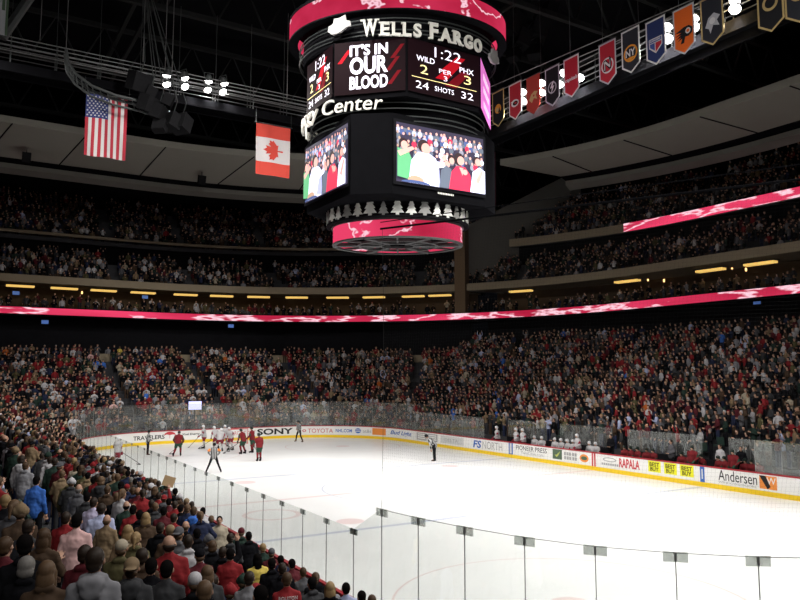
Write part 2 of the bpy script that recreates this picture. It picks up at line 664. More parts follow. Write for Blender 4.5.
def ad(label, *items):
    inks = sorted({it[1] for it in items})
    m = MB()
    for i, it in enumerate(items):
        mi = inks.index(it[1])
        d = .004 + .003 * i
        if it[0] == 't':
            _, _, body, s0, s1, z0, z1, off, sh = it
            put_text(m, body, s1 - s0, z1 - z0, on_boards(s0, z0, d), .003, off, sh, mi)
        elif it[0] == 'r':
            _, _, s0, s1, z0, z1 = it
            n = max(1, int((s1 - s0) / .4))
            fn = on_boards(s0, z0, d)
            us = np.linspace(0, s1 - s0, n + 1)
            m.loft([[fn(u, 0, .003) for u in us], [fn(u, z1 - z0, .003) for u in us]], mi)
        elif it[0] == 'e':
            _, _, s0, s1, z0, z1 = it
            fn = on_boards((s0 + s1) / 2, (z0 + z1) / 2, d)
            m.prism([((s1 - s0) / 2 * math.cos(a), (z1 - z0) / 2 * math.sin(a)) for a in np.linspace(0, 2 * math.pi, 21)[:-1]], fn, .003, mi)
        elif it[0] == 'p':
            _, _, s0, z0, pts = it
            m.prism(pts, on_boards(s0, z0, d), .003, mi)
    o = part(m, 'advertisement', [INK[k] for k in inks], boards, BB)
    o['label'] = label
    return o


ad('black lettering with red umbrella sign', ('t', 'black', 'TRAVELERS', -3.37, -.65, .42, .76, .02, 0),
   ('p', 'red', -.72, .70, [(0, 0), (.25, .06), (.5, 0), (.75, .06), (1.0, 0), (.9, .16), (.7, .26), (.5, .29), (.3, .26), (.1, .16)]),
   ('r', 'red', -.24, -.21, .42, .70))
ad('small black lettering', ('t', 'black', 'Xcel Energy', .76, 2.3, .58, .80, .02, .2))
ad('red lettering', ('t', 'red', 'ARCTIC CAT', 5.05, 7.25, .48, .78, .0, 0))
ad('large black lettering', ('t', 'black', 'SONY', 7.4, 10.75, .36, .90, .03, 0))
ad('red lettering with oval mark', ('t', 'red', 'TOYOTA', 12.1, 14.4, .42, .80, .0, 0), ('e', 'red', 11.6, 11.95, .5, .74), ('e', 'white', 11.68, 11.87, .55, .69))
ad('blue lettering', ('t', 'blue', 'NHL.COM', 14.65, 16.2, .48, .78, .02, 0))
ad('blue globe and orange panel', ('e', 'blue', 16.5, 17.1, .42, .88), ('r', 'white', 16.55, 17.05, .70, .75), ('r', 'white', 16.52, 17.07, .57, .62),
   ('t', 'grey', 'at&t', 17.3, 18.2, .5, .78, 0, 0), ('r', 'orange', 18.3, 19.85, .36, .94))
ad('blue script lettering', ('t', 'blue', 'Bud Light', 20.4, 23.6, .42, .86, .02, .3))
ad('dark panels with small white lines', ('r', 'grey', 24.4, 25.92, .34, .94), ('r', 'grey', 26.06, 27.5, .34, .94),
   *[('r', 'white', s, s + 1.1, z, z + .09) for s in (24.6, 26.25) for z in (.46, .62, .78)])
ad('pale grey panel with lettering', ('r', 'pale', 27.95, 31.0, .36, .92), ('t', 'grey', 'DELTA', 28.5, 30.3, .52, .76, 0, 0))
ad('blue and grey lettering', ('t', 'blue', 'FS', 32.2, 33.2, .36, .90, .03, .15), ('t', 'grey', 'NORTH', 33.35, 35.6, .36, .90, 0, 0))
ad('blue line marking', ('r', 'blue', 36.3, 36.75, 0.0, 1.02), ('r', 'pale', 36.42, 36.62, .3, 1.0))
ad('serif black lettering in two lines', ('t', 'black', 'PIONEER PRESS', 37.1, 40.15, .62, .92, .0, 0), ('t', 'grey', 'TwinCities.com', 37.6, 39.8, .36, .58, 0, 0))
ad('green leaf panel', ('r', 'green', 40.7, 41.55, .36, .98), ('p', 'lime', 40.9, .45, [(0, .2), (.14, .04), (.3, .12), (.5, .42), (.28, .28), (.12, .16)]))
ad('two lines of small grey lettering', *[('r', 'grey', s, s + .17, z, z + .2) for z in (.42, .68) for s in (41.75, 41.98, 42.2, 42.48, 42.7)])
ad('orange oval badge', ('e', 'orange', 43.1, 43.85, .4, .88), ('e', 'green', 43.22, 43.73, .52, .76))
ad('red centre line marking', ('r', 'red', 44.1, 44.42, 0.0, 1.02), ('r', 'white', 44.22, 44.3, .25, 1.0))
ad('grey oval and small lettering', ('e', 'grey', 45.0, 46.05, .62, .88), ('e', 'white', 45.1, 45.95, .67, .83),
   *[('r', 'grey', s, s + .12, .42, .54) for s in np.arange(44.9, 46.1, .17)])
ad('red fishing lure lettering', ('t', 'red', 'RAPALA', 46.25, 47.75, .40, .92, .03, 0))
for s0, s1 in ((48.35, 49.2), (49.42, 50.25), (50.45, 51.3)):
    ad('yellow tag with black lettering', ('r', 'yellow', s0, s1, .40, 1.0), ('t', 'black', 'BEST', s0 + .1, s1 - .1, .70, .92, .02, 0), ('t', 'black', 'BUY', s0 + .14, s1 - .14, .46, .67, .02, 0))
ad('blue line marking', ('r', 'blue', 51.68, 51.95, 0.0, 1.02), ('r', 'pale', 51.77, 51.85, .4, .9))
ad('large dark lettering in two lines', ('t', 'black', 'Andersen', 52.75, 54.85, .46, .98, .0, 0), ('t', 'grey', 'WINDOWS\u2022DOORS', 52.75, 54.8, .32, .42, 0, 0))
ad('orange square with dark emblem', ('r', 'orange', 54.97, 55.85, .34, .96), ('p', 'black', 54.97, .34, [(0, .62), (.32, .62), (.56, .12), (.40, 0)]),
   ('t', 'white', 'W', 55.35, 55.8, .58, .9, .0, 0))

# ------------------------------------------------------------------ rink glass
def pane(p0, p1, z0, z1a, z1b, name='glass_panel', m=M_GLASS, label='', group='', clamp=.16, post=True, th=.012):
    p0, p1 = Vector(p0), Vector(p1)
    d = (p1 - p0)
    mid = p0
    root = empty(name, (mid.x, mid.y, z0), label, 'glass panel', group, math.atan2(d.y, d.x))
    ln = d.length
    g = MB()
    e = .008
    vs = [(e, -th / 2, 0), (ln - e, -th / 2, 0), (ln - e, -th / 2, z1b - z0), (e, -th / 2, z1a - z0)]
    vs += [(x, th / 2, z) for x, y, z in vs]
    g.add(vs, [(0, 1, 2, 3), (7, 6, 5, 4), (0, 4, 5, 1), (1, 5, 6, 2), (2, 6, 7, 3), (3, 7, 4, 0)])
    g.build('pane', m, root)
    if post:
        q = MB()
        q.box((0, 0, (z1a - z0) / 2), (.012, .018, z1a - z0))
        q.build('joint_strip', M_CLAMP, root)
    if clamp:
        q = MB()
        for s in (-1, 1):
            q.box((s * (clamp / 2 + .012), -.012, z1a - z0 - clamp * .45), (clamp, .006, clamp * .9))
            q.box((s * (clamp / 2 + .012), .012, z1a - z0 - clamp * .45), (clamp, .006, clamp * .9))
        q.build('clamp_plate', M_PLATE, root)
        q = MB()
        q.box((0, 0, z1a - z0 - clamp * .45), (.035, .04, clamp * .8))
        q.build('clamp', M_CLAMP, root)
    return root


GN = 'clear glass panels along the near boards'
i = 1
for k in range(15):
    pane((-.02, 12.2 + 1.334 * k, 0), (-.02, 12.2 + 1.334 * (k + 1), 0), 1.09, 2.52, 2.52, clamp=.13, group=GN,
         label='clear glass panel on the left boards, %s up-ice from the sloped-top panel' % ordinal(k + 1))
for k in range(15):
    y0 = 12.2 + 1.334 * (15 + k)
    if y0 + 1.334 > L - RC:
        break
    pane((-.02, y0, 0), (-.02, y0 + 1.334, 0), 1.09, 2.52, 2.52, clamp=.10, group=GN,
         label='clear glass panel on the left boards, %s up-ice from the sloped-top panel' % ordinal(k + 16))
posts = [(-.02, 12.2), (.05, 11.12), (.20, 9.99), (.46, 8.86), (.83, 7.67), (1.36, 6.59), (2.10, 5.65), (2.95, 4.84), (3.95, 4.13), (5.05, 3.55)]
pane((*posts[0], 0), (*posts[1], 0), 1.09, 2.52, 3.1, clamp=.13, group=GN, label='glass panel with sloping top stepping up to the taller corner glass')
for k in range(1, len(posts) - 1):
    pane((*posts[k], 0), (*posts[k + 1], 0), 1.09, 3.1, 3.1, clamp=.17, group='tall corner glass panels under the netting',
         label='tall glass panel at the near corner under the netting, %s from the sloped-top panel' % ordinal(k))
GF = 'hazy glass panels above the far boards'
S0 = list(np.arange(-12.0, 22.6, 1.44))
for k, s in enumerate(S0):
    p0, n = outline(s); p1, n2 = outline(s + 1.44)
    pane(p0 - n * .07, p1 - n2 * .07, 1.09, 3.25, 3.25, m=M_GLASSFAR, clamp=0, group=GF, label='hazy tall glass panel on the far end boards, %s from the left corner' % ordinal(k + 1))
s = S0[-1] + 1.44
k = 0
while s < 33.0:
    p0, n = outline(s); p1, n2 = outline(s + 1.35)
    pane(p0 - n * .07, p1 - n2 * .07, 1.09, 2.6, 2.6, m=M_GLASSFAR, clamp=0, group=GF, label='lower glass panel on the far corner boards, %s before the visiting bench' % ordinal(8 - k))
    s += 1.35
    k += 1
for k in range(6):
    s = 54.75 + 1.35 * k
    p0, n = outline(s); p1, n2 = outline(s + 1.35)
    pane(p0 - n * .07, p1 - n2 * .07, 1.09, 2.6, 2.6, m=M_GLASSFAR, clamp=0, group=GF, label='glass panel on the far side boards, %s past the red bench' % ordinal(k + 1))
k = 0
for a, b in ((34.2, 38.3), (39.6, 44.2), (45.4, 50.6), (52.2, 54.6)):
    n_ = max(2, int((b - a) / 1.35))
    for q in range(n_):
        k += 1
        s0, s1 = a + (b - a) * q / n_, a + (b - a) * (q + 1) / n_
        p0, n = outline(s0); p1, n2 = outline(s1)
        pane(p0 - n * 1.75, p1 - n2 * 1.75, .9, 2.45, 2.45, m=M_GLASSFAR, clamp=0, group='glass panels behind the benches', label='glass screen panel behind the team benches, %s from the far end' % ordinal(k))

# ------------------------------------------------------------------ netting over the near corner
net = MB()
np_ = [Vector((x, y, 0)) for x, y in posts[1:]]
cab0, cab1 = Vector((0.05, 11.12, 8.85)), Vector((5.05, 2.2, 8.9))
arc = []
for a, b in zip(np_[:-1], np_[1:]):
    for q in range(20):
        arc.append(a.lerp(b, q / 20))
arc.append(np_[-1])
N = len(arc)
th = .0006


def netp(i, v):
    b = Vector((arc[i].x, arc[i].y, 3.08))
    t = cab0.lerp(cab1, i / (N - 1))
    sag = .12 * math.sin(math.pi * v)
    p = b.lerp(t, v)
    return p + Vector((sag * .6, sag * .5, 0))


for i in range(N):
    net.tube([netp(i, v) for v in np.linspace(0, 1, 7)], th if i else .004, 3 if i else 5, caps=False)
for j in range(97):
    net.tube([netp(i, j / 96) for i in range(0, N, 10)], th if j else .006, 3, caps=False)
cable = MB()
tag(net.build('safety_netting', M_NET), 'fine black safety netting hanging above the near corner glass', 'netting')
ext = (cab1 - cab0).normalized()
cable.tube([cab0 - ext * .05, cab0, cab1, cab1 + ext * 8], .022, 6)
cable.tube([cab0 - ext * .05 + Vector((0, 0, .14)), cab1 + Vector((0, 0, .28)), cab1 + ext * 8 + Vector((0, 0, .4))], .010, 5)
tag(cable.build('support_cable', M_BLACK), 'taut dark cable crossing below the scoreboard and carrying the safety netting', 'cable')

# ------------------------------------------------------------------ seating tiers, walls, ceiling
ROW = 0.9
NL_L = ['NL'] + LEFT
KL, KR = 21, 25
ROWT = [1.3 + ROW * k for k in range(26)]
ROWZ = [bowl(t) for t in ROWT]


def stepped(rows, z0, parts, name, m=M_CONC, half=.45):
    mb = MB()
    prof = [(rows[0][0] - half, z0)]
    for t, z in rows:
        prof += [(t - half, z), (t + half, z)]
    prof.append((rows[-1][0] + half, z0))
    sweep(mb, prof, parts)
    return struct(mb.build(name, m))


low = list(zip(ROWT, ROWZ))
stepped(low[:KL], 0, NL_L, 'floor_lower_tier')
stepped(low[:KR], 0, RIGHT, 'floor_lower_tier_side')
m = MB()
sweep(m, [(19.6, ROWZ[20]), (25, ROWZ[20])], LEFT)
struct(m.build('floor_concourse', M_CONC))
m = MB()
band(m, 19.8, 19.95, ROWZ[20], ROWZ[20] + .85, LEFT)
struct(m.build('trim_1', M_TAN))
m = MB()
for parts, t, z in ((LEFT, 24.5, 7), (RIGHT, 25.0, 9)):
    sweep(m, [(t, z), (t, 12.0)], parts)
struct(m.build('wall_concourse', M_BLACK))
ALL2 = (LEFT, RIGHT)
m = MB()
for parts in ALL2:
    band(m, 21.0, 27.0, 11.85, 12.0, parts)
struct(m.build('floor_suite', M_BLACK))
m = MB()
for parts in ALL2:
    band(m, 21.0, 21.2, 11.80, 12.75, parts)
struct(m.build('trim_2', M_BLACK))
SUITE = [(22.0, 12.15), (22.9, 12.45), (23.8, 12.75)]
for parts, nm in zip(ALL2, ('floor_suite_step', 'floor_suite_step_side')):
    stepped(SUITE, 12.0, parts, nm)
m = MB()
for parts in ALL2:
    sweep(m, [(26.3, 12), (26.3, 15.4)], parts)
struct(m.build('wall_suite', mat('suite_brown', (.085, .055, .03), .8, noise=.2, scale=1)))
m = MB()
for parts in ALL2:
    band(m, 21.7, 27.2, 15.36, 15.46, parts)
struct(m.build('ceiling_suite', mat('suite_ceiling', (.16, .12, .08), .9, noise=.1)))
m = MB()
for parts in ALL2:
    band(m, 21.4, 21.7, 15.32, 16.12, parts)
struct(m.build('trim_3', M_TAN))
CLUB = [(22.3 + ROW * k, 15.6 + .58 * k) for k in range(6)]
UPPER = [(27.8 + ROW * k, 21.35 + .675 * k) for k in range(9)]
for parts, a, b in ((LEFT, 'floor_club_tier', 'floor_upper_tier'), (RIGHT, 'floor_club_tier_side', 'floor_upper_tier_side')):
    stepped(CLUB, 15.46, parts, a)
    stepped(UPPER, 20.9, parts, b)
m = MB()
for parts in ALL2:
    sweep(m, [(28.2, 15.4), (28.2, 21)], parts)
    sweep(m, [(36.5, 20.9), (36.5, 36)], parts)
struct(m.build('wall_back', M_MATTE))
m = MB()
band(m, 27.0, 27.25, 21.55, 21.86, LEFT)
band(m, 27.0, 27.25, 20.95, 21.86, RIGHT)
struct(m.build('trim_4', M_TAN))

# grey end wall and pilaster in the far corner
m = MB()


def corner_pt(t, z, da=0.0):
    x, y = curve(t, 'FR2')[0]
    return Vector((x, y, z))


pA, pB = corner_pt(21.5, 0), corner_pt(36.5, 0)
off = Vector((pB.y - pA.y, -(pB.x - pA.x), 0)).normalized() * -.35
q = [pA + Vector((0, 0, 15.3)), pA + Vector((0, 0, 22.6)), pB + Vector((0, 0, 31.8)), pB + Vector((0, 0, 15.3))]
m.add(q + [v + off for v in q], [(0, 1, 2, 3), (7, 6, 5, 4), (0, 4, 5, 1), (1, 5, 6, 2), (2, 6, 7, 3), (3, 7, 4, 0)])
struct(m.build('wall_corner', M_GREY))
m = MB()
x, y = curve(21.6, 'FR1')[-1]
m.box((x, y, 19.0), (1.3, 1.3, 14.0), rotz(-math.radians(A_C)))
struct(m.build('trim_5', mat('pilaster_brown', (.16, .105, .06), .85, noise=.1)))


def arc_band(De, Ds, R, RL, a0, a1, left):
    """far rounded outline used for the soffits"""
    pts = []
    if left:
        pts += [(-Ds, y) for y in np.linspace(8, L + De - RL, 6)]
        pts += [(-Ds + RL - RL * math.cos(math.radians(a)), L + De - RL + RL * math.sin(math.radians(a))) for a in np.linspace(8, 90, 10)]
        pts += [(x, L + De) for x in np.linspace(-Ds + RL + 1, W + Ds - R - .5, 6)]
    pts += [(W + Ds - R + R * math.sin(math.radians(a)), L + De - R + R * math.cos(math.radians(a))) for a in np.linspace(a0, a1, 14)]
    if a1 >= 90:
        pts += [(W + Ds, y) for y in np.linspace(L + De - R - 1, -8, 8)]
    return pts


def soffit(ci, co, a0i, a1i, a0o, a1o, left, name):
    inn = arc_band(*ci[:4], a0i, a1i, left)
    out = arc_band(*co[:4], a0o, a1o, left)
    zi, zo = ci[4], co[4]
    m = MB()
    rows = [[(x, y, z) for x, y in pts] for pts, z in ((inn, zi), (out, zo), (out, zo + .5), (inn, zi + .6))]
    m.loft(rows + [rows[0]])
    for e in (0, -1):
        m.add([r[e] for r in rows], [(0, 1, 2, 3)])
    struct(m.build(name, M_SOFFIT))
    grow = lambda d: arc_band(co[0] + d, co[1] + d, co[2] + d, co[3] + d * .3, a0o, a1o, left)
    o1, o2, o3 = grow(.1), grow(1.4), grow(2.6)
    m = MB()
    rows = [[(x, y, z) for x, y in pts] for pts, z in ((o2, zo - .6), (o3, zo - .9), (o3, zo + .6), (o2, zo + .6))]
    m.loft(rows + [rows[0]])
    struct(m.build('trim_%d' % (6 if left else 7), M_GREY))
    m = MB()
    rows = [[(x, y, z) for x, y in pts] for pts, z in ((o1, zo - .05), (o2, zo - .15), (o2, zo + .7), (o1, zo + .7))]
    m.loft(rows + [rows[0]])
    struct(m.build('trim_%d' % (8 if left else 9), M_MATTE))
    return inn, out


def ang_at_px(c, px):
    De, Ds, R, RL, z = c
    best = min(((abs((project((W + Ds - R + R * math.sin(math.radians(a)), L + De - R + R * math.cos(math.radians(a)), z)) or (9e9,))[0] - px), a) for a in np.arange(20, 89, .25)))
    return float(best[1])


def pt_at_px(pts, z, px):
    best = None
    for (x0, y0), (x1, y1) in zip(pts[:-1], pts[1:]):
        for k in range(24):
            f = k / 24
            p = (x0 + (x1 - x0) * f, y0 + (y1 - y0) * f, z)
            q = project(p)
            if q and (best is None or abs(q[0] - px) < best[0]):
                best = (abs(q[0] - px), p)
    return Vector(best[1])


CLI, CLO = (6, 20, 40, 10, 27.0), (12.5, 26, 44, 12, 25.7)
CRI, CRO = (12, 17, 38, 10, 26.4), (16, 23, 44, 10, 25.8)
li, lo = soffit(CLI, CLO, 0, 40, 0, 40, True, 'ceiling_soffit')
ri, ro = soffit(CRI, CRO, ang_at_px(CRI, 500), 90, ang_at_px(CRO, 560), 90, False, 'ceiling_soffit_side')
m = MB()
for pts, ot, pxs in ((li, lo, [(13, -14), (87, 60), (166, 140), (254, 218), (320, 300)]), (ri, ro, [(553, 592), (624, 672), (700, 758), (790, 850)])):
    for a, b in pxs:
        zi, zo = (27.0, 25.7) if pts is li else (26.4, 25.8)
        p0 = pt_at_px(pts, zi, a); p1 = pt_at_px(ot, zo, b)
        d = (p1 - p0)
        m.tube([p0 - Vector((0, 0, .02)), p1 - Vector((0, 0, .02))], .07, 4)
struct(m.build('trim_10', M_MATTE))

m = MB()
m.box((15, 40, 36.2), (150, 150, .3))
struct(m.build('ceiling', M_MATTE))
m = MB()
for y in (-5, 8, 21, 34, 47, 60, 73):
    for z in (30.5, 34.2):
        m.box((14, y, z), (110, .35, .35))
    for k in range(-12, 18):
        x = k * 3.6
        m.tube([(x, y, 30.5), (x + 1.8, y, 34.2), (x + 3.6, y, 30.5)], .10, 5)
for x in (-12, 3, 24, 40):
    m.box((x, 40, 34.0), (.3, 110, .3))
    m.box((x, 40, 31.0), (.25, 110, .25))
struct(m.build('ceiling_truss', M_TRUSS))

# ------------------------------------------------------------------ LED ribbon boards round the bowl
def ribbon(name, t, z0, z1, parts, label, m_, cond=lambda p: True, th=.1):
    pts = [p for p in chain(t, parts) if cond(p)]
    fine = []
    for (x0, y0), (x1, y1) in zip(pts[:-1], pts[1:]):
        n = max(1, int(math.hypot(x1 - x0, y1 - y0) / 1.0))
        fine += [(x0 + (x1 - x0) * k / n, y0 + (y1 - y0) * k / n) for k in range(n)]
    fine.append(pts[-1])
    n_ = []
    for i in range(len(fine)):
        a, b = fine[max(i - 1, 0)], fine[min(i + 1, len(fine) - 1)]
        d = Vector((b[0] - a[0], b[1] - a[1], 0)).normalized()
        n_.append(Vector((d.y, -d.x, 0)))
    base = Vector((*fine[0], z0))
    root = empty(name, base, label, 'LED display')
    P = [Vector((x, y, 0)) - base for x, y in fine]
    Z = lambda z: Vector((0, 0, z))
    scr = MB()
    scr.loft([[p + n * th + Z(z1) for p, n in zip(P, n_)], [p + n * th + Z(z0) for p, n in zip(P, n_)]])
    scr.build('screen', m_, root)
    hs = MB()
    rows = [[p + n * d + Z(z) for p, n in zip(P, n_)] for d, z in ((th - .01, z1 + .03), (.0, z1 + .03), (.0, z0 - .03), (th - .01, z0 - .03))]
    hs.loft(rows + [rows[0]])
    hs.build('housing', M_BLACK, root)


ribbon('ribbon_display', 20.95, 11.96, 12.66, LEFT + RIGHT, 'long red LED ribbon with white lightning running along the suite balcony round the bowl', M_LEDR)
ribbon('ribbon_display', 26.95, 20.95, 21.85, RIGHT, 'red LED ribbon on the upper deck front below the right-hand soffit', M_LEDR, cond=lambda p: p[1] < 52.6)

# ------------------------------------------------------------------ suite lamps, sconces, televisions
WL = 'glowing yellow strip lights under the club balcony'
LP = [(-1.79, 84.96), (2.58, 84.96), (6.59, 84.96), (10.8, 84.96), (15.71, 84.9), (20.06, 84.6), (24.6, 84.1), (29.0, 83.2), (33.6, 81.6), (37.6, 79.6), (41.6, 77.0), (44.2, 75.0)]
RP = [(48.4, 63.4), (48.4, 47.6), (48.4, 38.4), (48.4, 33.6)]
SUITE_C = chain(23.7, LEFT + RIGHT)
for k, px in enumerate([20, 65, 104, 143, 186, 222, 259, 297, 338, 374, 413, 440, 521, 627, 710, 760]):
    lab = ('glowing yellow strip light under the club balcony, %s from the left' % ordinal(k + 1))
    q0 = pt_at_px(SUITE_C, 15.05, px)
    j = min(range(len(SUITE_C) - 1), key=lambda i: (Vector((*SUITE_C[i], 0)) + Vector((*SUITE_C[i + 1], 0)) - Vector((2 * q0.x, 2 * q0.y, 0))).length)
    x, y = q0.x, q0.y
    a = math.atan2(SUITE_C[j + 1][1] - SUITE_C[j][1], SUITE_C[j + 1][0] - SUITE_C[j][0])
    r = empty('strip_light', (x, y, 15.02), lab, 'light', WL, a)
    h = MB(); h.box((0, 0, .24), (3.0, .9, .1)); h.build('housing', M_DSTEEL, r)
    d = MB(); d.box((0, 0, .1), (2.7, .7, .18)); d.build('diffuser', M_WARM, r)


def at_y(px, py, y):
    d = ray(px, py)
    return CAM + d * ((y - CAM.y) / d.y)


def at_x(px, py, x):
    d = ray(px, py)
    return CAM + d * ((x - CAM.x) / d.x)


for k, (px, py) in enumerate([(648, 280), (664, 281), (732, 268), (746, 270), (578, 287), (82, 293)]):
    p = at_x(px, py, W + 26.6) if px > 500 else at_y(px, py, L + 26.8 if px < 400 else 70)
    r = empty('wall_sconce', p, 'small amber sconce glowing on the suite wall, %s of those in view' % ordinal(k + 1), 'light', 'amber suite sconces')
    b = MB(); b.tube([(0, 0, -.22), (0, 0, -.12)], [.05, .09], 8); b.build('bracket', M_DSTEEL, r)
    b = MB(); b.tube([(0, 0, -.12), (0, 0, .1), (0, 0, .2)], [.07, .09, .05], 8); b.build('shade', M_SCONCE, r)
for k, (px, py, d_) in enumerate([(45, 322, 81.5), (231, 326, 81.5), (365, 329, 78), (145, 297, 86.5), (16, 293, 86.5), (548, 322, 66), (757, 302, 58)]):
    y = {0: d_}[0]
    p = at_y(px, py, y) if px < 500 else at_x(px, py, W + 24.2)
    r = empty('television', p, 'small blue glowing television on the dark concourse wall, %s of those in view' % ordinal(k + 1), 'television', 'concourse televisions', 0 if px < 500 else math.radians(-90))
    b = MB(); b.box((0, .04, 0), (.74, .08, .46)); b.build('case', M_BLACK, r)
    b = MB(); b.box((0, -.01, 0), (.66, .02, .38)); b.build('screen', M_TV, r)
p = Vector((14.0, 62.4, 0)); q_ = at_y(195, 405.5, 62.2)
r = empty('reflection', q_, 'bright lavender monitor seen in the far end glass, built as a glowing panel', 'reflection')  # stands in for a screen mirrored in the glass, built as a glowing panel
b = MB(); b.box((0, .05, 0), (1.25, .1, .85)); b.box((0, .08, -1.1), (.1, .1, 1.6)); b.build('case', M_BLACK, r)
b = MB(); b.box((0, -.01, 0), (1.12, .02, .72)); b.build('screen', M_REFLECTION, r)

# ------------------------------------------------------------------ catwalks and arena lamps
def catwalk(name, p0, p1, z, zr, label):
    p0, p1 = Vector(p0), Vector(p1)
    d = (p1 - p0); ln = d.length
    r = empty(name, (p0.x, p0.y, z), label, 'catwalk', None, math.atan2(d.y, d.x))
    b = MB(); b.box((ln / 2, 0, 0), (ln, 1.3, .12)); b.box((ln / 2, -.65, -.25), (ln, .12, .55)); b.box((ln / 2, .65, -.25), (ln, .12, .55)); b.build('walkway', M_MATTE, r)
    b = MB()
    for s in (-.62, .62):
        for h in zr:
            b.tube([(0, s, h), (ln, s, h)], .035, 6)
    b.build('handrail', M_STEEL, r)
    b = MB()
    n = int(ln / 2.4)
    for k in range(n + 1):
        for s in (-.62, .62):
            b.tube([(k * ln / n, s, 0), (k * ln / n, s, zr[-1])], .03, 5)
        b.tube([(k * ln / n, 0, 0), (k * ln / n, 0, 30.6 - z)], .02, 5)
    b.build('stanchion', M_DSTEEL, r)


catwalk('lighting_catwalk', (-13, 46.3, 0), (27, 46.3, 0), 24.1, (.75, 1.05, 1.35, 1.6), 'dim steel lighting catwalk with pale handrails above the two flags')
catwalk('lighting_catwalk', (22.3, 45.4, 0), (22.3, -2, 0), 21.6, (.6, .95, 1.3, 1.6), 'dim steel lighting catwalk behind the row of pennant banners')

LX = [(3.56, 25.35), (3.58, 24.74), (4.74, 25.43), (4.76, 24.83), (6.35, 25.56), (6.30, 24.93), (7.43, 25.61), (7.34, 24.99)]
LR = [(31.36, 23.06), (31.28, 22.5), (29.65, 23.01), (29.58, 22.46), (28.14, 22.42), (27.76, 22.97), (26.56, 22.27), (20.60, 22.74), (20.63, 22.14), (19.13, 22.56), (19.15, 22.13), (16.99, 22.48), (17.01, 22.07)]
can = MB(); can.tube([(0, 0, -.42), (0, 0, -.3), (0, 0, 0)], [.10, .18, .27], 14); CAN = can.mesh('housing', M_DSTEEL, True)
lens = MB(); lens.tube([(0, 0, -.01), (0, 0, .03), (0, 0, .11), (0, 0, .17), (0, 0, .20)], [.25, .25, .21, .13, .04], 16); LENS = lens.mesh('lens', M_LENS)
yk = MB(); yk.tube([(-.3, 0, -.15), (-.3, 0, -.5), (.3, 0, -.5), (.3, 0, -.15)], .025, 5); YOKE = yk.mesh('yoke', M_DSTEEL)


def arena_lamp(p, target, label, group, power=1.0):
    p = Vector(p)
    d = (Vector(target) - p).normalized()
    r = empty('arena_lamp', p, label, 'lamp', group)
    r.rotation_mode = 'QUATERNION'
    r.rotation_quaternion = d.to_track_quat('Z', 'Y')
    for nm, me in (('housing', CAN), ('lens', LENS), ('yoke', YOKE)):
        link(nm, me, r)
    lt = bpy.data.lights.new('lamp_light', 'SPOT')
    lt.energy = LAMP_W * power
    lt.spot_size = math.radians(128 if p.x < 10 and p.y < 40 else 112)
    lt.spot_blend = 1.0
    lt.shadow_soft_size = .24
    lt.color = (1.0, .97, .93)
    lo_ = link('lamp_light', lt, r, (0, 0, .46))
    lo_.rotation_euler = (math.pi, 0, 0)


for k, (x, z) in enumerate(LX):
    arena_lamp((x, 45.75, z), (x + 2 + 3 * (k % 4), (56, 40, 50, 30)[k % 4], 0), 'bright arena lamp above the flags, %s row, %s from the left' % (('upper', 'lower')[k % 2], ordinal(k // 2 + 1)), 'bright lamps above the flags')
for k, (y, z) in enumerate(LR):
    arena_lamp((21.62, y, z), (9 - 3 * (k % 3), y - 4 + 9 * (k % 2), 0), 'bright arena lamp glaring between the pennants, %s from the scoreboard' % ordinal(k + 1), 'bright lamps between the pennants')
added_lamps = [(4, y, 25.2, 12, min(max(y + 14, 8), 58) if y < 24 else 60) for y in (2, 8, 14, 20, 26, 31)]  # unseen lamps added to brighten the ice and stands
added_lamps += [(9, 2, 25.2, 12, 16), (16, 2, 25.2, 10, 16), (21.6, 4, 22.5, 10, 18), (21.6, 10, 22.5, 10, 24), (21.6, 37, 22.5, 10, 58), (21.6, 42, 22.5, 10, 58)]
added_lamps += [(x, 45.75, 24.9, 4 + 3 * k, 61) for k, x in enumerate((14.5, 16, 17.5, 19, 21, 22.5, 24, 25.5))]  # added behind the scoreboard to brighten the far end of the ice
added_lamps += [(1, -9, 22, -6, 8), (-3, -10, 22, -5, 14), (-8, -11, 22, -4, 22), (-12, -6, 22, -3, 30)]  # added behind the camera to brighten the near-left crowd
added_lamps += [(-10, y, 25, 10 + 3 * k, 50 + 2 * k) for k, y in enumerate((44, 48, 52, 56))]  # added beyond the left edge of view, more light for the far end
for k, (x, y, z, tx, ty) in enumerate(added_lamps):
    arena_lamp((x, y, z), (tx, ty, 0), 'unseen arena lamp added to light the ice and stands, %s round the rink' % ordinal(k + 1), 'added arena lamps outside the view', .36 if y < -3 else 1.0)

# ------------------------------------------------------------------ scoreboard
SC = Vector((12.95, 31.5, 0))
sb = empty('scoreboard', (SC.x, SC.y, 12.8), 'huge black hanging scoreboard with video screens and red LED rings over centre ice', 'scoreboard')
INV = Matrix.Translation(-Vector((SC.x, SC.y, 12.8)))


def sbp(mb, name, m, parent=None, smooth=False):
    o = mb.build(name, m, parent or sb, smooth)
    if parent is None:
        o.matrix_parent_inverse = INV
    return o


def octo(hx, hy, wx, wy):
    return [SC + Vector(v + (0,)) for v in [(-wx, -hy), (wx, -hy), (hx, -wy), (hx, wy), (wx, hy), (-wx, hy), (-hx, wy), (-hx, -wy)]]


def prism_z(mb, pts, z0, z1):
    n = len(pts)
    mb.add([(p.x, p.y, z0) for p in pts] + [(p.x, p.y, z1) for p in pts],
           [tuple(reversed(range(n))), tuple(range(n, 2 * n))] + [(i, (i + 1) % n, (i + 1) % n + n, i + n) for i in range(n)])


PHI = -YAW


def epoint(a, b, t, phi=PHI):
    x, y = a * math.cos(t) - .2, b * math.sin(t)
    return SC + Vector((x * math.cos(phi) - y * math.sin(phi), x * math.sin(phi) + y * math.cos(phi), 0))


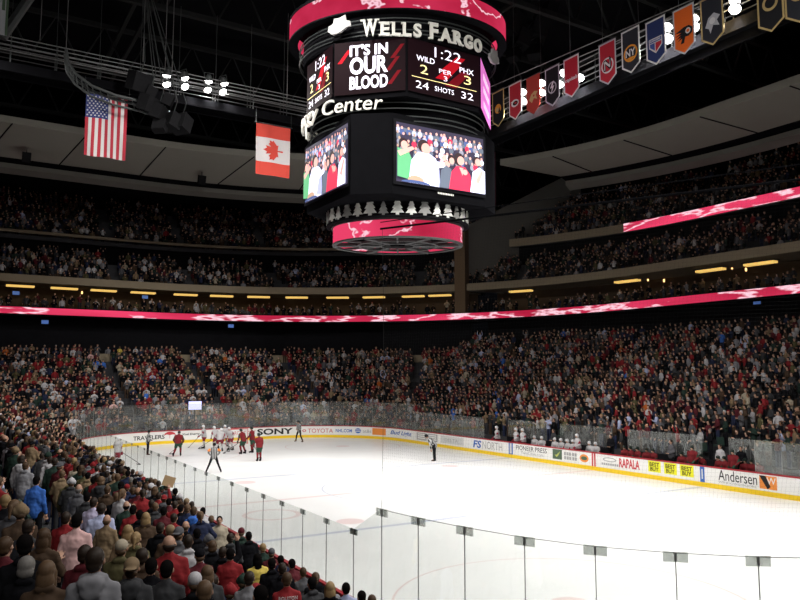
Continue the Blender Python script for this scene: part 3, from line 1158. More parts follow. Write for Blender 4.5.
def ellpts(a, b, n=72):
    return [epoint(a, b, 2 * math.pi * i / n) for i in range(n)]


def ell_ring(mb, a, b, z0, z1, th):
    o, i = ellpts(a, b), ellpts(a - th, b - th)
    Z = lambda ps, z: [(p.x, p.y, z) for p in ps]
    rows = [Z(o, z0), Z(o, z1), Z(i, z1), Z(i, z0)]
    mb.loft(rows + [rows[0]], 0, True)


U8 = octo(4.95, 4.2, 2.25, 1.6)
L8 = octo(4.55, 3.85, 2.85, 2.6)
b = MB()
prism_z(b, octo(4.85, 4.1, 2.2, 1.55), 19.3, 22.35)
prism_z(b, octo(4.45, 3.75, 2.8, 2.55), 14.45, 18.45)
prism_z(b, ellpts(4.3, 3.2), 18.2, 23.6)
prism_z(b, ellpts(5.2, 4.2), 22.34, 26.5)
prism_z(b, ellpts(2.9, 2.2), 13.0, 14.6)
sbp(b, 'body', M_MATTE)
b = MB()
for z in (22.55, 22.75, 23.15, 23.35, 18.25, 18.5, 18.9, 19.2):
    a_ = (5.4, 4.5) if z > 20 else (4.75, 4.05)
    pp = ellpts(*a_)
    b.tube([p + Vector((0, 0, z)) for p in pp + [pp[0]]], .035, 5, caps=False)
sbp(b, 'louver', M_DSTEEL)
b = MB(); ell_ring(b, 6.0, 4.6, 23.82, 24.9, .12)
o = sbp(b, 'led_ring', M_LED); o['label'] = 'upper red LED ring with white lightning'
b = MB(); ell_ring(b, 6.03, 4.63, 23.75, 23.82, .5); ell_ring(b, 6.03, 4.63, 24.9, 25.05, .5)
sbp(b, 'ring_frame', M_BLACK)
b = MB(); ell_ring(b, 3.5, 2.75, 12.74, 13.58, .1)
o = sbp(b, 'led_ring', M_LED); o['label'] = 'lower red LED ring with white lightning'
b = MB(); ell_ring(b, 3.53, 2.78, 12.66, 12.74, .22); ell_ring(b, 3.6, 2.85, 13.58, 13.74, .3); ell_ring(b, 2.2, 1.7, 12.66, 12.78, .15); ell_ring(b, 1.0, .8, 12.66, 12.78, .15)
for k in range(12):
    a_ = 2 * math.pi * k / 12
    c_, s_ = math.cos(a_), math.sin(a_)
    b.tube([epoint(.9, .7, a_) + Vector((0, 0, 12.74)), epoint(3.45, 2.7, a_) + Vector((0, 0, 12.74))], .06 if k % 2 else .13, 6)
sbp(b, 'underside_frame', mat('underside_steel', (.05, .05, .052), .6, noise=.2))
b = MB(); ell_ring(b, 3.85, 3.05, 13.66, 13.78, .3)
sbp(b, 'tree_ledge', M_BLACK)

TREE = [(-.08, 0), (-.08, .1), (-.32, .1), (-.16, .32), (-.25, .32), (-.11, .54), (-.17, .54), (0, .9), (.17, .54), (.11, .54), (.25, .32), (.16, .32), (.32, .1), (.08, .1), (.08, 0)]
nt_ = 34
M_TREE2 = mat('grey_cutout', (.34, .34, .33), .5, .2, noise=.15, scale=2)
for k in range(nt_):
    a_ = 2 * math.pi * (k + .5) / nt_
    c0 = epoint(3.83, 3.03, a_) + Vector((0, 0, 13.76))
    tg = (epoint(3.83, 3.03, a_ + .01) - epoint(3.83, 3.03, a_ - .01)).normalized()
    nn = Vector((tg.y, -tg.x, 0))
    sc_ = (.84, 1.06, .92, 1.14)[k % 4]
    b = MB()
    b.prism([(u * sc_, v * sc_) for u, v in TREE], lambda u, v, w: c0 + tg * u + nn * w + Vector((0, 0, v)), .03)
    sbp(b, 'tree_cutout', M_TREE if k % 3 else M_TREE2)


def face(p0, p1, z0):
    """frame of a scoreboard face: u to the viewer's right, v up, w out"""
    d = (p1 - p0).normalized()
    n = Vector((d.y, -d.x, 0))
    return lambda u, v, w: Vector((p0.x, p0.y, z0)) + d * u + n * (w + .02) + Vector((0, 0, v))


def rect(mb, fn, u0, u1, v0, v1, w, mi=0):
    mb.prism([(u0, v0), (u1, v0), (u1, v1), (u0, v1)], lambda u, v, q: fn(u, v, q + w), .004, mi)


def score_face(i, pink=False):
    p0, p1 = U8[i], U8[(i + 1) % 8]
    wd = (p1 - p0).length
    fn = face(p0, p1, 19.5)
    H = 2.8
    s = MB()
    rect(s, fn, .06, wd - .06, .05, H - .05, 0, 0)
    for k, (u, v) in enumerate(((.42, .40), (.55, .30), (.48, .55))):
        s.prism([(wd * (u - .05), H * (v - .04)), (wd * (u + .10), H * (v - .04)), (wd * (u + .30), H * (v + .30)), (wd * (u + .18), H * (v + .30))], lambda a, c, q: fn(a, c, q + .006 + .004 * k), .003, 1 + k % 2)
    o = sbp(s, 'score_screen', [M_LEDBLACK, M_LEDRED, M_LEDDRED])
    t = MB()
    T = lambda body, u0, u1, v0, v1, mi=0, off=-.004: put_text(t, body, wd * (u1 - u0), H * (v1 - v0), lambda a, c, q: fn(a + wd * u0, c + H * v0, q + .02), .006, off, 0, mi)
    T('1:22', .36, .72, .74, .93)
    T('WILD', .12, .36, .60, .70, 0, .008)
    T('PHX', .70, .90, .58, .68, 0, .008)
    T('2', .17, .27, .38, .54, 1)
    T('3', .76, .86, .38, .54, 1)
    T('PER', .42, .59, .47, .55)
    T('3', .48, .53, .34, .43)
    rect(t, fn, wd * .06, wd * .94, H * .29, H * .30, .02, 1)
    T('24', .11, .28, .10, .23)
    T('SHOTS', .36, .62, .12, .21)
    T('32', .72, .89, .10, .23)
    q = t.build('digits', [M_LEDWHITE, M_LEDYEL], o)
    return o


score_face(0)
score_face(6)
# slogan face
p0, p1 = U8[7], U8[0]
wd = (p1 - p0).length
fn = face(p0, p1, 19.5)
s = MB()
rect(s, fn, .06, wd - .06, .05, 2.75, 0, 0)
for k, (u, v) in enumerate(((.80, .15), (.78, .40), (.84, .62), (.12, .60))):
    s.prism([(wd * (u - .06), 2.8 * v), (wd * u, 2.8 * v), (wd * (u + .13), 2.8 * (v + .24)), (wd * (u + .08), 2.8 * (v + .24))], lambda a, c, q: fn(a, c, q + .006), .003, 1 if k < 3 else 2)
o = sbp(s, 'slogan_screen', [M_LEDBLACK, M_LEDDRED, M_LEDRED])
t = MB()
for body, v0, v1, off in (("IT'S IN", .71, .92, .03), ('OUR', .37, .69, .035), ('BLOOD', .10, .34, .03)):
    put_text(t, body, wd * .52, 2.8 * (v1 - v0), lambda a, c, q: fn(a + wd * .23, c + 2.8 * v0, q + .02), .006, off)
t.build('lettering', M_LEDWHITE, o)
# pink side screen
p0, p1 = U8[1], U8[2]
fn = face(p0, p1, 19.5)
wd = (p1 - p0).length
s = MB(); rect(s, fn, .06, wd - .06, .05, 2.75, 0)
o = sbp(s, 'side_screen', mat('screen_pink', (.62, .16, .50), .5, emit=1.0))
t = MB()
for k, v in enumerate((.4, 1.2, 1.9)):
    rect(t, fn, wd * .25, wd * .8, v, v + .35, .012)
t.build('lettering', mat('screen_pale_pink', (.9, .6, .85), .5, emit=1.0), o)
for i in (2, 3, 4, 5):
    fn = face(U8[i], U8[(i + 1) % 8], 19.5)
    wd = (U8[(i + 1) % 8] - U8[i]).length
    s = MB(); rect(s, fn, .06, wd - .06, .05, 2.75, 0)
    sbp(s, 'score_screen', M_LEDBLACK)

VC = {k: mat('video_' + k, v, .5, emit=1.0) for k, v in dict(
    dark=(.035, .03, .055), blue=(.06, .09, .22), white=(.70, .72, .92), shade=(.36, .38, .60), red=(.60, .03, .07), skin=(.62, .32, .28), hair=(.03, .018, .02),
    green=(.10, .34, .16), pink=(.75, .35, .42), grey=(.22, .22, .28), slate=(.10, .12, .16), tan=(.40, .26, .18)).items()}
VK = list(VC)


def video_face(p0, p1, u0, u1, z0, z1):
    fn0 = face(p0, p1, z0)
    w_, h_ = u1 - u0, z1 - z0
    fn = lambda u, v, q: fn0(u0 + u * w_, v * h_, q)
    bz = MB(); rect(bz, fn0, u0 - .15, u1 + .15, -.15, h_ + .15, 0)
    root = sbp(bz, 'video_screen', M_BLACK)
    v = MB()
    lay = [.008]

    def poly(pts, c):
        lay[0] += .0006
        v.prism(pts, lambda a, c_, q: fn(a, c_, q + lay[0]), .0004, VK.index(c))

    def el(cx, cy, rx, ry, c, n=14):
        poly([(min(max(cx + rx * math.cos(2 * math.pi * k / n), 0), 1), min(max(cy + ry * math.sin(2 * math.pi * k / n), 0), 1)) for k in range(n)], c)

    poly([(0, 0), (1, 0), (1, 1), (0, 1)], 'dark')
    poly([(0, .86), (1, .74), (1, .80), (0, .93)], 'slate')
    R_ = random.Random(3)
    for r_ in range(6):
        for k in range(17):
            x = (k + R_.random() * .6) / 17
            y = .98 - r_ * .10 + R_.random() * .04
            if y > .86 - .12 * x and r_ > 1 or y < .95:
                c = R_.choice(['white', 'grey', 'red', 'slate', 'blue', 'shade', 'slate', 'pink', 'dark'])
                el(x, y - .05, .028, .055, c, 8)
                el(x, y + .015, .013, .026, R_.choice(['skin', 'tan', 'skin']), 8)
    # green fan at the left edge
    poly([(0, .08), (.13, .05), (.17, .36), (.12, .52), (.0, .56)], 'green'); el(.065, .65, .05, .085, 'hair'); el(.075, .62, .038, .07, 'skin')
    poly([(.0, .50), (.16, .62), (.19, .58), (.03, .42)], 'skin')
    # man in white clapping
    poly([(.12, 0), (.47, 0), (.46, .30), (.42, .48), (.33, .56), (.22, .54), (.15, .38)], 'white')
    poly([(.34, .05), (.47, 0), (.46, .30), (.42, .42)], 'shade')
    poly([(.30, .42), (.52, .44), (.54, .36), (.32, .28)], 'white')
    el(.285, .66, .066, .11, 'hair'); el(.31, .62, .05, .095, 'skin'); el(.55, .42, .035, .06, 'skin'); el(.52, .52, .022, .06, 'skin')
    # dark figure and woman in red
    poly([(.46, 0), (.60, 0), (.60, .34), (.54, .40), (.48, .30)], 'slate'); el(.595, .52, .042, .08, 'hair'); el(.605, .49, .030, .06, 'skin')
    poly([(.57, 0), (.84, 0), (.82, .30), (.76, .42), (.66, .42), (.60, .30)], 'red')
    poly([(.69, .40), (.74, .40), (.73, .26)], 'skin'); el(.69, .54, .062, .115, 'hair'); el(.71, .52, .042, .08, 'skin'); el(.76, .33, .03, .05, 'skin')
    # white and pink fans at the right
    poly([(.82, 0), (1, 0), (1, .40), (.93, .46), (.85, .36)], 'white'); el(.905, .57, .046, .08, 'hair'); el(.915, .55, .035, .065, 'skin')
    poly([(.88, .20), (.95, .42), (.98, .38), (.92, .14)], 'skin')
    el(.20, .05, .09, .08, 'tan'); el(.2, .0, .16, .05, 'blue')
    v.build('picture', [VC[k] for k in VK], root)
    return root


video_face(L8[0], L8[1], .2, 5.5, 15.05, 18.0)
e = (L8[7] - L8[6]).length
video_face(L8[6], L8[7], .1, e - .1, 14.98, 18.0)
for i in (2, 4):
    wd = (L8[(i + 1) % 8] - L8[i]).length
    s = MB(); rect(s, face(L8[i], L8[(i + 1) % 8], 15.0), .1, wd - .1, 0, 3, 0)
    sbp(s, 'video_screen', M_LEDBLACK)


def ell_fn(a, b, phi, z0, px0, px1=None):
    """lay lettering along the near side of a turned ellipse, between two sight lines"""
    ths = np.radians(np.arange(120, 420, .5))
    P = [epoint(a, b, t, phi) for t in ths]
    s_ = np.concatenate([[0], np.cumsum([(q - p).length for p, q in zip(P[:-1], P[1:])])])
    px = np.array([project(p + Vector((0, 0, z0)))[0] for p in P])
    i0 = int(px.argmin()); i1 = int(px.argmax())
    at_ = lambda v: float(np.interp(v, px[i0:i1], s_[i0:i1]))
    base = at_(px0)
    X, Y = np.array([p.x for p in P]), np.array([p.y for p in P])

    def fn(u, v, w):
        q = base + u
        x, y = np.interp(q, s_, X), np.interp(q, s_, Y)
        x2, y2 = np.interp(q + .05, s_, X), np.interp(q + .05, s_, Y)
        d = Vector((x2 - x, y2 - y, 0)).normalized()
        return Vector((x, y, z0 + v)) + Vector((d.y, -d.x, 0)) * w
    return fn, (at_(px1) - base if px1 else 0)


# serif letters: heavy sans strokes plus slab serifs
SERIF = {'W': [(.0, 1), (.5, 1), (1, 1)], 'E': [(0, 0), (0, 1)], 'L': [(0, 0), (0, 1)], 'S': [], 'F': [(0, 0), (0, 1)], 'A': [(0, 0), (1, 0)],
         'R': [(0, 0), (0, 1), (1, 0)], 'G': [], 'O': []}
LW = {'W': 1.15, 'E': .72, 'L': .68, 'S': .66, 'F': .70, 'A': .98, 'R': .86, 'G': .88, 'O': .92, ' ': .42}
fn, end = ell_fn(5.75, 4.75, -.28, 22.22, 362, 482)
t = MB()
u = 0.0
tot = sum(LW[c] for c in 'WELLS FARGO')
kx = end / tot
for i, c in enumerate('WELLS FARGO'):
    w_ = LW[c] * kx
    h_ = .86 if i in (0, 6) else .70
    if c != ' ':
        g = w_ * .9
        put_text(t, c, g * .9, h_, lambda a, q, z: fn(a + u + g * .05, q, z), .10, .035)
        for fx, fy in SERIF[c]:
            x0 = u + g * (.13 + .74 * fx)
            if c in 'AW':
                x0 = u + g * (.07 + .86 * fx)
            hw = .15 * kx
            y0 = 0 if fy == 0 else h_ - .07
            t.prism([(x0 - hw, y0), (x0 + hw, y0), (x0 + hw, y0 + .07), (x0 - hw, y0 + .07)], fn, .10)
    u += w_
o = sbp(t, 'sign_lettering', M_SIGN); o['label'] = 'large pale serif lettering'
fn, end = ell_fn(5.2, 4.2, -.2, 18.45, 309, 383)
LEN = 2.05 * end
f0 = fn
put_text(t := MB(), 'Xcel Energy Center', LEN, .98, lambda u, v, w: f0(u - LEN + end, v, w), .10, .0, .15)
o = sbp(t, 'sign_lettering', M_SIGN); o['label'] = 'pale slanted sans lettering'
for px_, z0 in ((329, 22.55), (488, 22.1)):
    fn, _ = ell_fn(5.75, 4.7, -.28, z0, px_)
    t = MB()
    t.prism([(0, .2), (.25, .0), (.7, .05), (1.0, .25), (1.25, .3), (1.2, .55), (1.0, .62), (.95, .9), (.6, .78), (.35, .8), (.3, .55), (.05, .45)], fn, .12)
    sbp(t, 'emblem', mat('emblem_silver', (.36, .36, .35), .5, noise=.1))
t = MB(); fn = face(L8[0], L8[1], 14.72)
[rect(t, fn, 2.6 + .1 * k, 2.67 + .1 * k, 0, .09, .03) for k in range(10)]
sbp(t, 'maker_lettering', M_SIGN)
b = MB()
for x, y in ((-4, -2), (4, -2), (-4, 2), (4, 2), (0, 0)):
    b.tube([SC + Vector((x, y, 26.4)), SC + Vector((x * .8, y * .8, 34))], .04, 5)
sbp(b, 'hoist_cable', M_DSTEEL)

# ------------------------------------------------------------------ flags and pennants
def flag_wave(x0, y0, ztop, w, h, amp=.10):
    return lambda u, v, q: Vector((x0 + u * w, y0 - q + amp * math.sin(u * 9 + v * 2.0) * (1 - .4 * v), ztop - (1 - v) * h))


def sheet(mb, fn, u0, u1, v0, v1, mi, q=0, nu=4, nv=8):
    mb.loft([[fn(u, v, q) for u in np.linspace(u0, u1, nu + 1)] for v in np.linspace(v1, v0, nv + 1)], mi)


FRED = mat('flag_red', (.42, .03, .05), .85, noise=.05)
FWHITE = mat('flag_white', (.62, .60, .60), .85, noise=.03)
FBLUE = mat('flag_blue', (.03, .045, .16), .85, noise=.05)
FLEAF = mat('flag_maple_red', (.62, .07, .05), .85, noise=.04)
r = empty('national_flag', (-.1, 45.3, 23.0), 'flag with vertical red and white stripes and starry blue canton hanging from the rafters', 'flag')
fn = flag_wave(-1.22, 0, 0, 2.42, 3.9)
f = MB()
for k in range(13):
    sheet(f, fn, k / 13, (k + 1) / 13, 0, .62 if k < 7 else 1, k % 2, 0, 2, 14)
f.build('stripes', [FRED, FWHITE], r)
f = MB(); sheet(f, fn, 0, 7 / 13, .62, 1, 0, 0, 8, 8); c = f.build('canton', FBLUE, r)
f = MB()
for i in range(9):
    for j in range(6 if i % 2 == 0 else 5):
        cu = .538 * ((j * 2 + (1 if i % 2 == 0 else 2)) / 12); cv = .62 + .38 * (i + 1) / 10
        pts = []
        for k in range(10):
            rr = .030 if k % 2 == 0 else .012
            pts.append((cu + rr * math.sin(k * math.pi / 5) * 1.0, cv + rr * math.cos(k * math.pi / 5) * .62))
        f.prism(pts, lambda u, v, q: fn(u, v, q + .008), .004)
f.build('star', FWHITE, c)
f = MB(); f.tube([(-1.4, 0, .06), (1.4, 0, .06)], .04, 6); f.tube([(-1.3, 0, .06), (-1.3, 0, 1.1)], .012, 4); f.tube([(1.3, 0, .06), (1.3, 0, 1.1)], .012, 4)
f.build('hanging_bar', M_DSTEEL, r)

r = empty('national_flag', (10.9, 45.3, 23.1), 'red and white flag with a maple leaf turned sideways hanging beside the scoreboard', 'flag')
fn = flag_wave(-1.27, 0, 0, 2.5, 3.6, .05)
f = MB()
for v0, v1, mi in ((0, .26, 0), (.26, .74, 1), (.74, 1, 0)):
    sheet(f, fn, 0, 1, v0, v1, mi, 0, 10, 6)
f.build('cloth', [FLEAF, FWHITE], r)
half = [(0, 1), (.14, .72), (.31, .82), (.24, .42), (.46, .62), (.50, .50), (.72, .55), (.64, .33), (.74, .26), (.40, -.02), (.45, -.14), (.05, -.08), (.06, -.48)]
leaf = half + [(-x, y) for x, y in reversed(half[1:])]
f = MB(); f.prism([(.52 - (y - .2) * .40, .5 + x * .27) for x, y in leaf], lambda u, v, q: fn(u, v, q + .03), .004)
f.build('maple_leaf', FLEAF, r)
f = MB(); f.tube([(-1.4, 0, .06), (1.4, 0, .06)], .04, 6); f.tube([(-1.3, 0, .06), (-1.3, 0, 1.1)], .012, 4); f.tube([(1.3, 0, .06), (1.3, 0, 1.1)], .012, 4)
f.build('hanging_bar', M_DSTEEL, r)

BC = {k: mat('banner_' + k, v, .85, noise=.05) for k, v in dict(
    red=(.42, .02, .035), brick=(.36, .045, .03), black=(.02, .02, .022), navy=(.02, .035, .12), orange=(.72, .13, .015), white=(.62, .62, .62), silver=(.42, .43, .46),
    gold=(.45, .33, .14), slate=(.02, .022, .03), royal=(.05, .09, .30), amber=(.68, .27, .03)).items()}
circ = lambda cx, cy, r_, n=20, ry=None: [(cx + r_ * math.cos(2 * math.pi * k / n), cy + (ry or r_) * math.sin(2 * math.pi * k / n)) for k in range(n)]
BW, BH = 1.15, 2.3
# (pixel x, pixel y top, field, border, label, emblem pieces in units of the banner width, y from its top)
BAN = [
    (498, 91, 'black', 'gold', 'black pennant with an orange and gold round emblem, next to the scoreboard', [('p', 'amber', circ(.5, -1.0, .26)), ('p', 'gold', circ(.42, -1.05, .12)), ('p', 'black', [(.5, -1.25), (.62, -.9), (.7, -1.2)])]),
    (515, 83, 'red', 'white', 'red pennant with a white and black swirl', [('p', 'white', circ(.5, -1.1, .30, 20, .2)), ('p', 'black', circ(.52, -1.1, .20, 16, .12)), ('p', 'red', circ(.55, -1.1, .10, 12, .06)), ('p', 'white', [(.15, -1.0), (.5, -.86), (.3, -1.02)])]),
    (533, 76, 'brick', 'brick', 'dull red pennant with a dim gold leaping emblem', [('p', 'gold', [(.2, -1.2), (.35, -.95), (.6, -.82), (.85, -.9), (.7, -1.05), (.8, -1.3), (.55, -1.18), (.4, -1.4)]), ('p', 'brick', circ(.55, -1.05, .06))]),
    (552, 67, 'black', 'silver', 'black pennant with silver border and a pale lightning bolt', [('p', 'silver', circ(.5, -1.05, .30)), ('p', 'black', circ(.5, -1.05, .24)), ('p', 'white', [(.55, -.75), (.36, -1.08), (.5, -1.06), (.42, -1.38), (.66, -.98), (.52, -1.0), (.64, -.75)])]),
    (571, 57, 'red', 'white', 'red pennant with white slanted script', [('t', 'white', 'capitals', .08, .92, -1.22, -.98)]),
    (607, 42, 'red', 'silver', 'red pennant with a round black and white horned letter emblem', [('p', 'white', circ(.5, -1.1, .36)), ('p', 'red', circ(.5, -1.1, .29)), ('p', 'black', [(.28, -1.35), (.4, -1.35), (.4, -1.05), (.6, -1.3), (.72, -1.3), (.72, -.8), (.62, -.7), (.62, -1.05), (.42, -.82), (.28, -.85)]), ('p', 'white', [(.33, -1.3), (.37, -1.3), (.37, -.98), (.64, -1.24), (.67, -1.2), (.67, -.85), (.65, -.95), (.64, -1.12), (.40, -.88), (.33, -.9)])]),
    (630, 29, 'slate', 'white', 'dark pennant with a round orange-ringed letter emblem', [('p', 'amber', circ(.5, -1.1, .38)), ('p', 'slate', circ(.5, -1.1, .30)), ('t', 'white', 'NY', .24, .76, -1.24, -.92), ('p', 'amber', [(.25, -1.3), (.5, -1.42), (.75, -1.3), (.5, -1.28)])]),
    (655, 19, 'navy', 'white', 'navy blue pennant with a red, white and blue shield', [('p', 'white', [(.16, -.82), (.84, -.82), (.84, -1.2), (.5, -1.5), (.16, -1.2)]), ('p', 'royal', [(.2, -.86), (.8, -.86), (.8, -1.0), (.2, -1.0)]), ('p', 'red', [(.5, -1.04), (.8, -1.04), (.8, -1.18), (.5, -1.44)]), ('p', 'royal', [(.22, -1.04), (.46, -1.04), (.46, -1.38), (.22, -1.18)]), ('t', 'white', 'RANGERS', .24, .76, -.97, -.89)]),
    (683, 7, 'orange', 'silver', 'bright orange pennant with a black winged letter', [('p', 'black', [(.08, -1.0), (.5, -.86), (.75, -.86), (.92, -1.0), (.9, -1.2), (.72, -1.3), (.56, -1.28), (.5, -1.52), (.34, -1.52), (.42, -1.3), (.2, -1.38), (.36, -1.24), (.14, -1.26), (.36, -1.14), (.08, -1.14), (.38, -1.05)]), ('p', 'white', circ(.7, -1.07, .12)), ('p', 'orange', circ(.7, -1.07, .07))]),
    (711, -4, 'slate', 'gold', 'black pennant with gold border and a pale angular emblem', [('p', 'silver', [(.2, -1.2), (.35, -.85), (.6, -.72), (.86, -.9), (.72, -1.05), (.82, -1.3), (.55, -1.2), (.42, -1.5), (.36, -1.3)]), ('p', 'white', circ(.52, -1.02, .13))]),
    (769, -21, 'black', 'gold', 'black pennant with gold border, cut by the top of the photo', [('p', 'gold', circ(.5, -.9, .3)), ('p', 'black', circ(.5, -.9, .2))]),
    (797, -32, 'slate', 'gold', 'dark pennant with bronze border at the upper right corner', [('p', 'gold', circ(.5, -.9, .3)), ('p', 'slate', circ(.5, -.9, .2))])]
for px, py, fld, brd, lab, emb in BAN:
    p = at_x(px, py, 20.7)
    d = Vector((0, -1, 0))
    r = empty('pennant_banner', p, lab, 'banner', 'team pennants in a row')
    fn = lambda u, v, q: Vector((-q, -(u - .5) * BW, v * BW))
    k_ = BH / BW
    b = MB(); b.prism([(0, 0), (1, 0), (1, -k_ + .35), (.5, -k_), (0, -k_ + .35)][::-1], fn, .01); b.build('border', BC[brd], r)
    i_ = .07
    b = MB(); b.prism([(i_, -i_), (1 - i_, -i_), (1 - i_, -k_ + .38), (.5, -k_ + .08), (i_, -k_ + .38)][::-1], lambda u, v, q: fn(u, v, q + .010), .004); b.build('cloth', BC[fld], r)
    b = MB()
    ms = sorted({e_[1] for e_ in emb})
    for k, e_ in enumerate(emb):
        f2 = lambda u, v, q, k=k: fn(u, v, q + .018 + .005 * k)
        if e_[0] == 'p':
            b.prism(e_[2], f2, .003, ms.index(e_[1]))
        else:
            _, _, body, u0, u1, v0, v1 = e_
            put_text(b, body, u1 - u0, v1 - v0, lambda a, c, q: f2(a + u0, c + v0, q), .004, .02, .25 if body == 'capitals' else 0, ms.index(e_[1]))
    b.build('emblem', [BC[c] for c in ms], r)
    b = MB(); b.tube([(0, -.62, .03), (0, .62, .03)], .03, 6); b.build('hanging_bar', M_DSTEEL, r)
m = MB()
p0, p1 = at_x(490, 94, 20.75), at_x(830, -46, 20.75)
for dz in (.08, .55):
    m.tube([p0 + Vector((0, 1.5, dz)), p1 + Vector((0, 0, dz))], .03, 6)
tag(m.build('banner_rail', M_STEEL), 'long pale rail from which the team pennants hang', 'rail')

# ------------------------------------------------------------------ rigging near the roof
SPK = mat('speaker_black', (.012, .012, .013), .6, noise=.2, scale=6)
r_pts = [at_y(x, y, 44) for x, y in ((66, 49), (68, 62), (76, 74), (92, 86), (115, 95), (140, 101), (170, 112))]
base = r_pts[0].copy()
rr = empty('curved_truss', base, 'curved pale lighting truss dipping from the upper left towards the speakers', 'truss')
b = MB()
b.tube([p - base for p in r_pts], .09, 6); b.tube([p - base + Vector((0, .5, -.1)) for p in r_pts], .09, 6)
b.tube([p - base + Vector((0, .25, -.55)) for p in r_pts], .07, 6)
b.build('chord', M_DSTEEL, rr)
b = MB()
for p, q in zip(r_pts[:-1], r_pts[1:]):
    for k in range(3):
        a = p.lerp(q, k / 3) - base
        c = p.lerp(q, (k + .5) / 3) - base
        b.tube([a, c + Vector((0, .25, -.55)), c + Vector((0, .5, -.1))], .03, 4)
b.build('lacing', M_DSTEEL, rr)
for nm, pxs, Y, lab in (('speaker_cluster', [(139, 82, 1.5), (148, 104, 1.3), (158, 112, 1.2), (168, 101, 1.0), (150, 94, 1.0), (172, 122, 1.3), (181, 124, 1.4), (160, 126, 1.0)], 43.6, 'hanging cluster of black loudspeakers below the lamps by the striped flag'),
                        ('speaker_cluster', [(512, 22, 2.2), (530, 12, 2.0), (540, 30, 2.2), (522, 40, 1.8), (548, 8, 1.8), (514, 55, 1.2), (535, 52, 1.4)], 41, 'large dark hanging loudspeaker cluster just right of the scoreboard top')):
    b0 = at_y(pxs[0][0], pxs[0][1], Y)
    r = empty(nm, b0, lab, 'loudspeakers')
    for k, (x, y, s) in enumerate(pxs):
        c = at_y(x, y, Y) - b0
        b = MB(); b.box(c, (s * .8, s * .6, s * .75), Matrix.Rotation(.4 + .3 * k, 3, 'Z') @ Matrix.Rotation(.35, 3, 'X'))
        b.build('loudspeaker', SPK, r)
    b = MB()
    for k, (x, y, s) in enumerate(pxs):
        c = at_y(x, y, Y) - b0
        b.tube([c + Vector((0, 0, .3)), c + Vector((.3, 0, 1.4)), Vector((0, 0, 31 - b0.z))], .03, 4)
    b.build('rigging', M_DSTEEL, r)
for k, (x, y) in enumerate(((66, 50), (143, 62), (165, 70), (287, 100), (40, 40), (172, 72))):
    p = at_y(x, y, 44.2)
    b = MB(); b.tube([(0, 0, 0), (0, 0, 31 - p.z)], .022, 5)
    tag(b.build('hanging_cable', M_STEEL, None, False, p), 'thin vertical cable dropping from the roof, %s from the left edge' % ordinal([2, 3, 4, 6, 1, 5][k]), 'cable', 'roof cables')
b = MB(); p0, p1 = at_y(32, -6, 36), at_y(2, 38, 36); b.tube([p0, p1], .22, 8)
tag(b.build('roof_brace', M_DSTEEL), 'thick slanting grey pipe brace at the upper left corner', 'brace')
p = at_y(3, -6, 34)
r = empty('hanging_banner', p, 'sliver of a white and green hanging banner at the upper left edge', 'banner')
b = MB(); b.box((-.7, 0, -.95), (1.9, .02, 1.9)); b.build('cloth', BC['silver'], r)
b = MB(); b.box((.2, -.02, -.95), (.1, .02, 1.9)); b.box((.05, -.02, -.5), (.12, .02, .5)); b.build('emblem', INK['green'], r)
for k, (x, y) in enumerate(((27, 136), (202, 159))):
    p = pt_at_px(lo, 25.45, x); p = p.lerp(pt_at_px(li, 26.75, x), .45)
    b = MB(); b.box((0, 0, -.85), (.7, .6, .9), Matrix.Rotation(.3, 3, 'X'))
    b.tube([(0, 0, -.45), (0, 0, -.02)], .04, 5)
    tag(b.build('loudspeaker', SPK, None, False, p), 'small black loudspeaker under the left soffit panels, %s the striped flag' % ('left of', 'right of')[k], 'loudspeaker')

# ------------------------------------------------------------------ people: shared meshes
def lean_fn(a):
    c, s = math.cos(a), math.sin(a)
    return lambda p: Vector((p[0], p[1] * c + (p[2] - .95) * s, .95 + (p[2] - .95) * c - p[1] * s))


ARMS = {  # elbow, wrist, hand direction for the right side (x mirrored for the left)
    'relaxed': ((.215, -.03, 1.13), (.225, .07, .88), (0, .25, -1)),
    'clap': ((.255, .06, 1.15), (.075, .29, 1.27), (-.12, .8, .7)),
    'low': ((.245, .0, 1.14), (.09, .22, 1.03), (-.6, .7, .1)),
    'up': ((.30, .14, 1.56), (.24, .20, 1.82), (-.1, .1, 1)),
    'hips': ((.33, -.06, 1.17), (.20, .05, 1.02), (-.9, .3, -.3)),
    'stick': ((.32, .08, 1.14), (.20, .34, .98), (-.3, .8, -.5)),
    'knees': ((.25, .12, 1.12), (.15, .30, .88), (0, .6, -1)),
}
LEGS = {
    'stand': (((.09, 0, .93), (.10, .01, .50), (.105, -.01, .09)), None),
    'wide': (((.10, 0, .93), (.24, .06, .52), (.42, -.02, .09)), None),
    'skate': (((.10, 0, .92), (.15, .14, .52), (.20, .0, .12)), None),
    'stride': (((.10, 0, .92), (.14, .20, .54), (.16, .12, .12)), ((-.10, 0, .92), (-.17, .0, .50), (-.26, -.30, .14))),
    'sit': (((.09, 0, .50), (.12, .42, .50), (.12, .42, .09)), None),
}


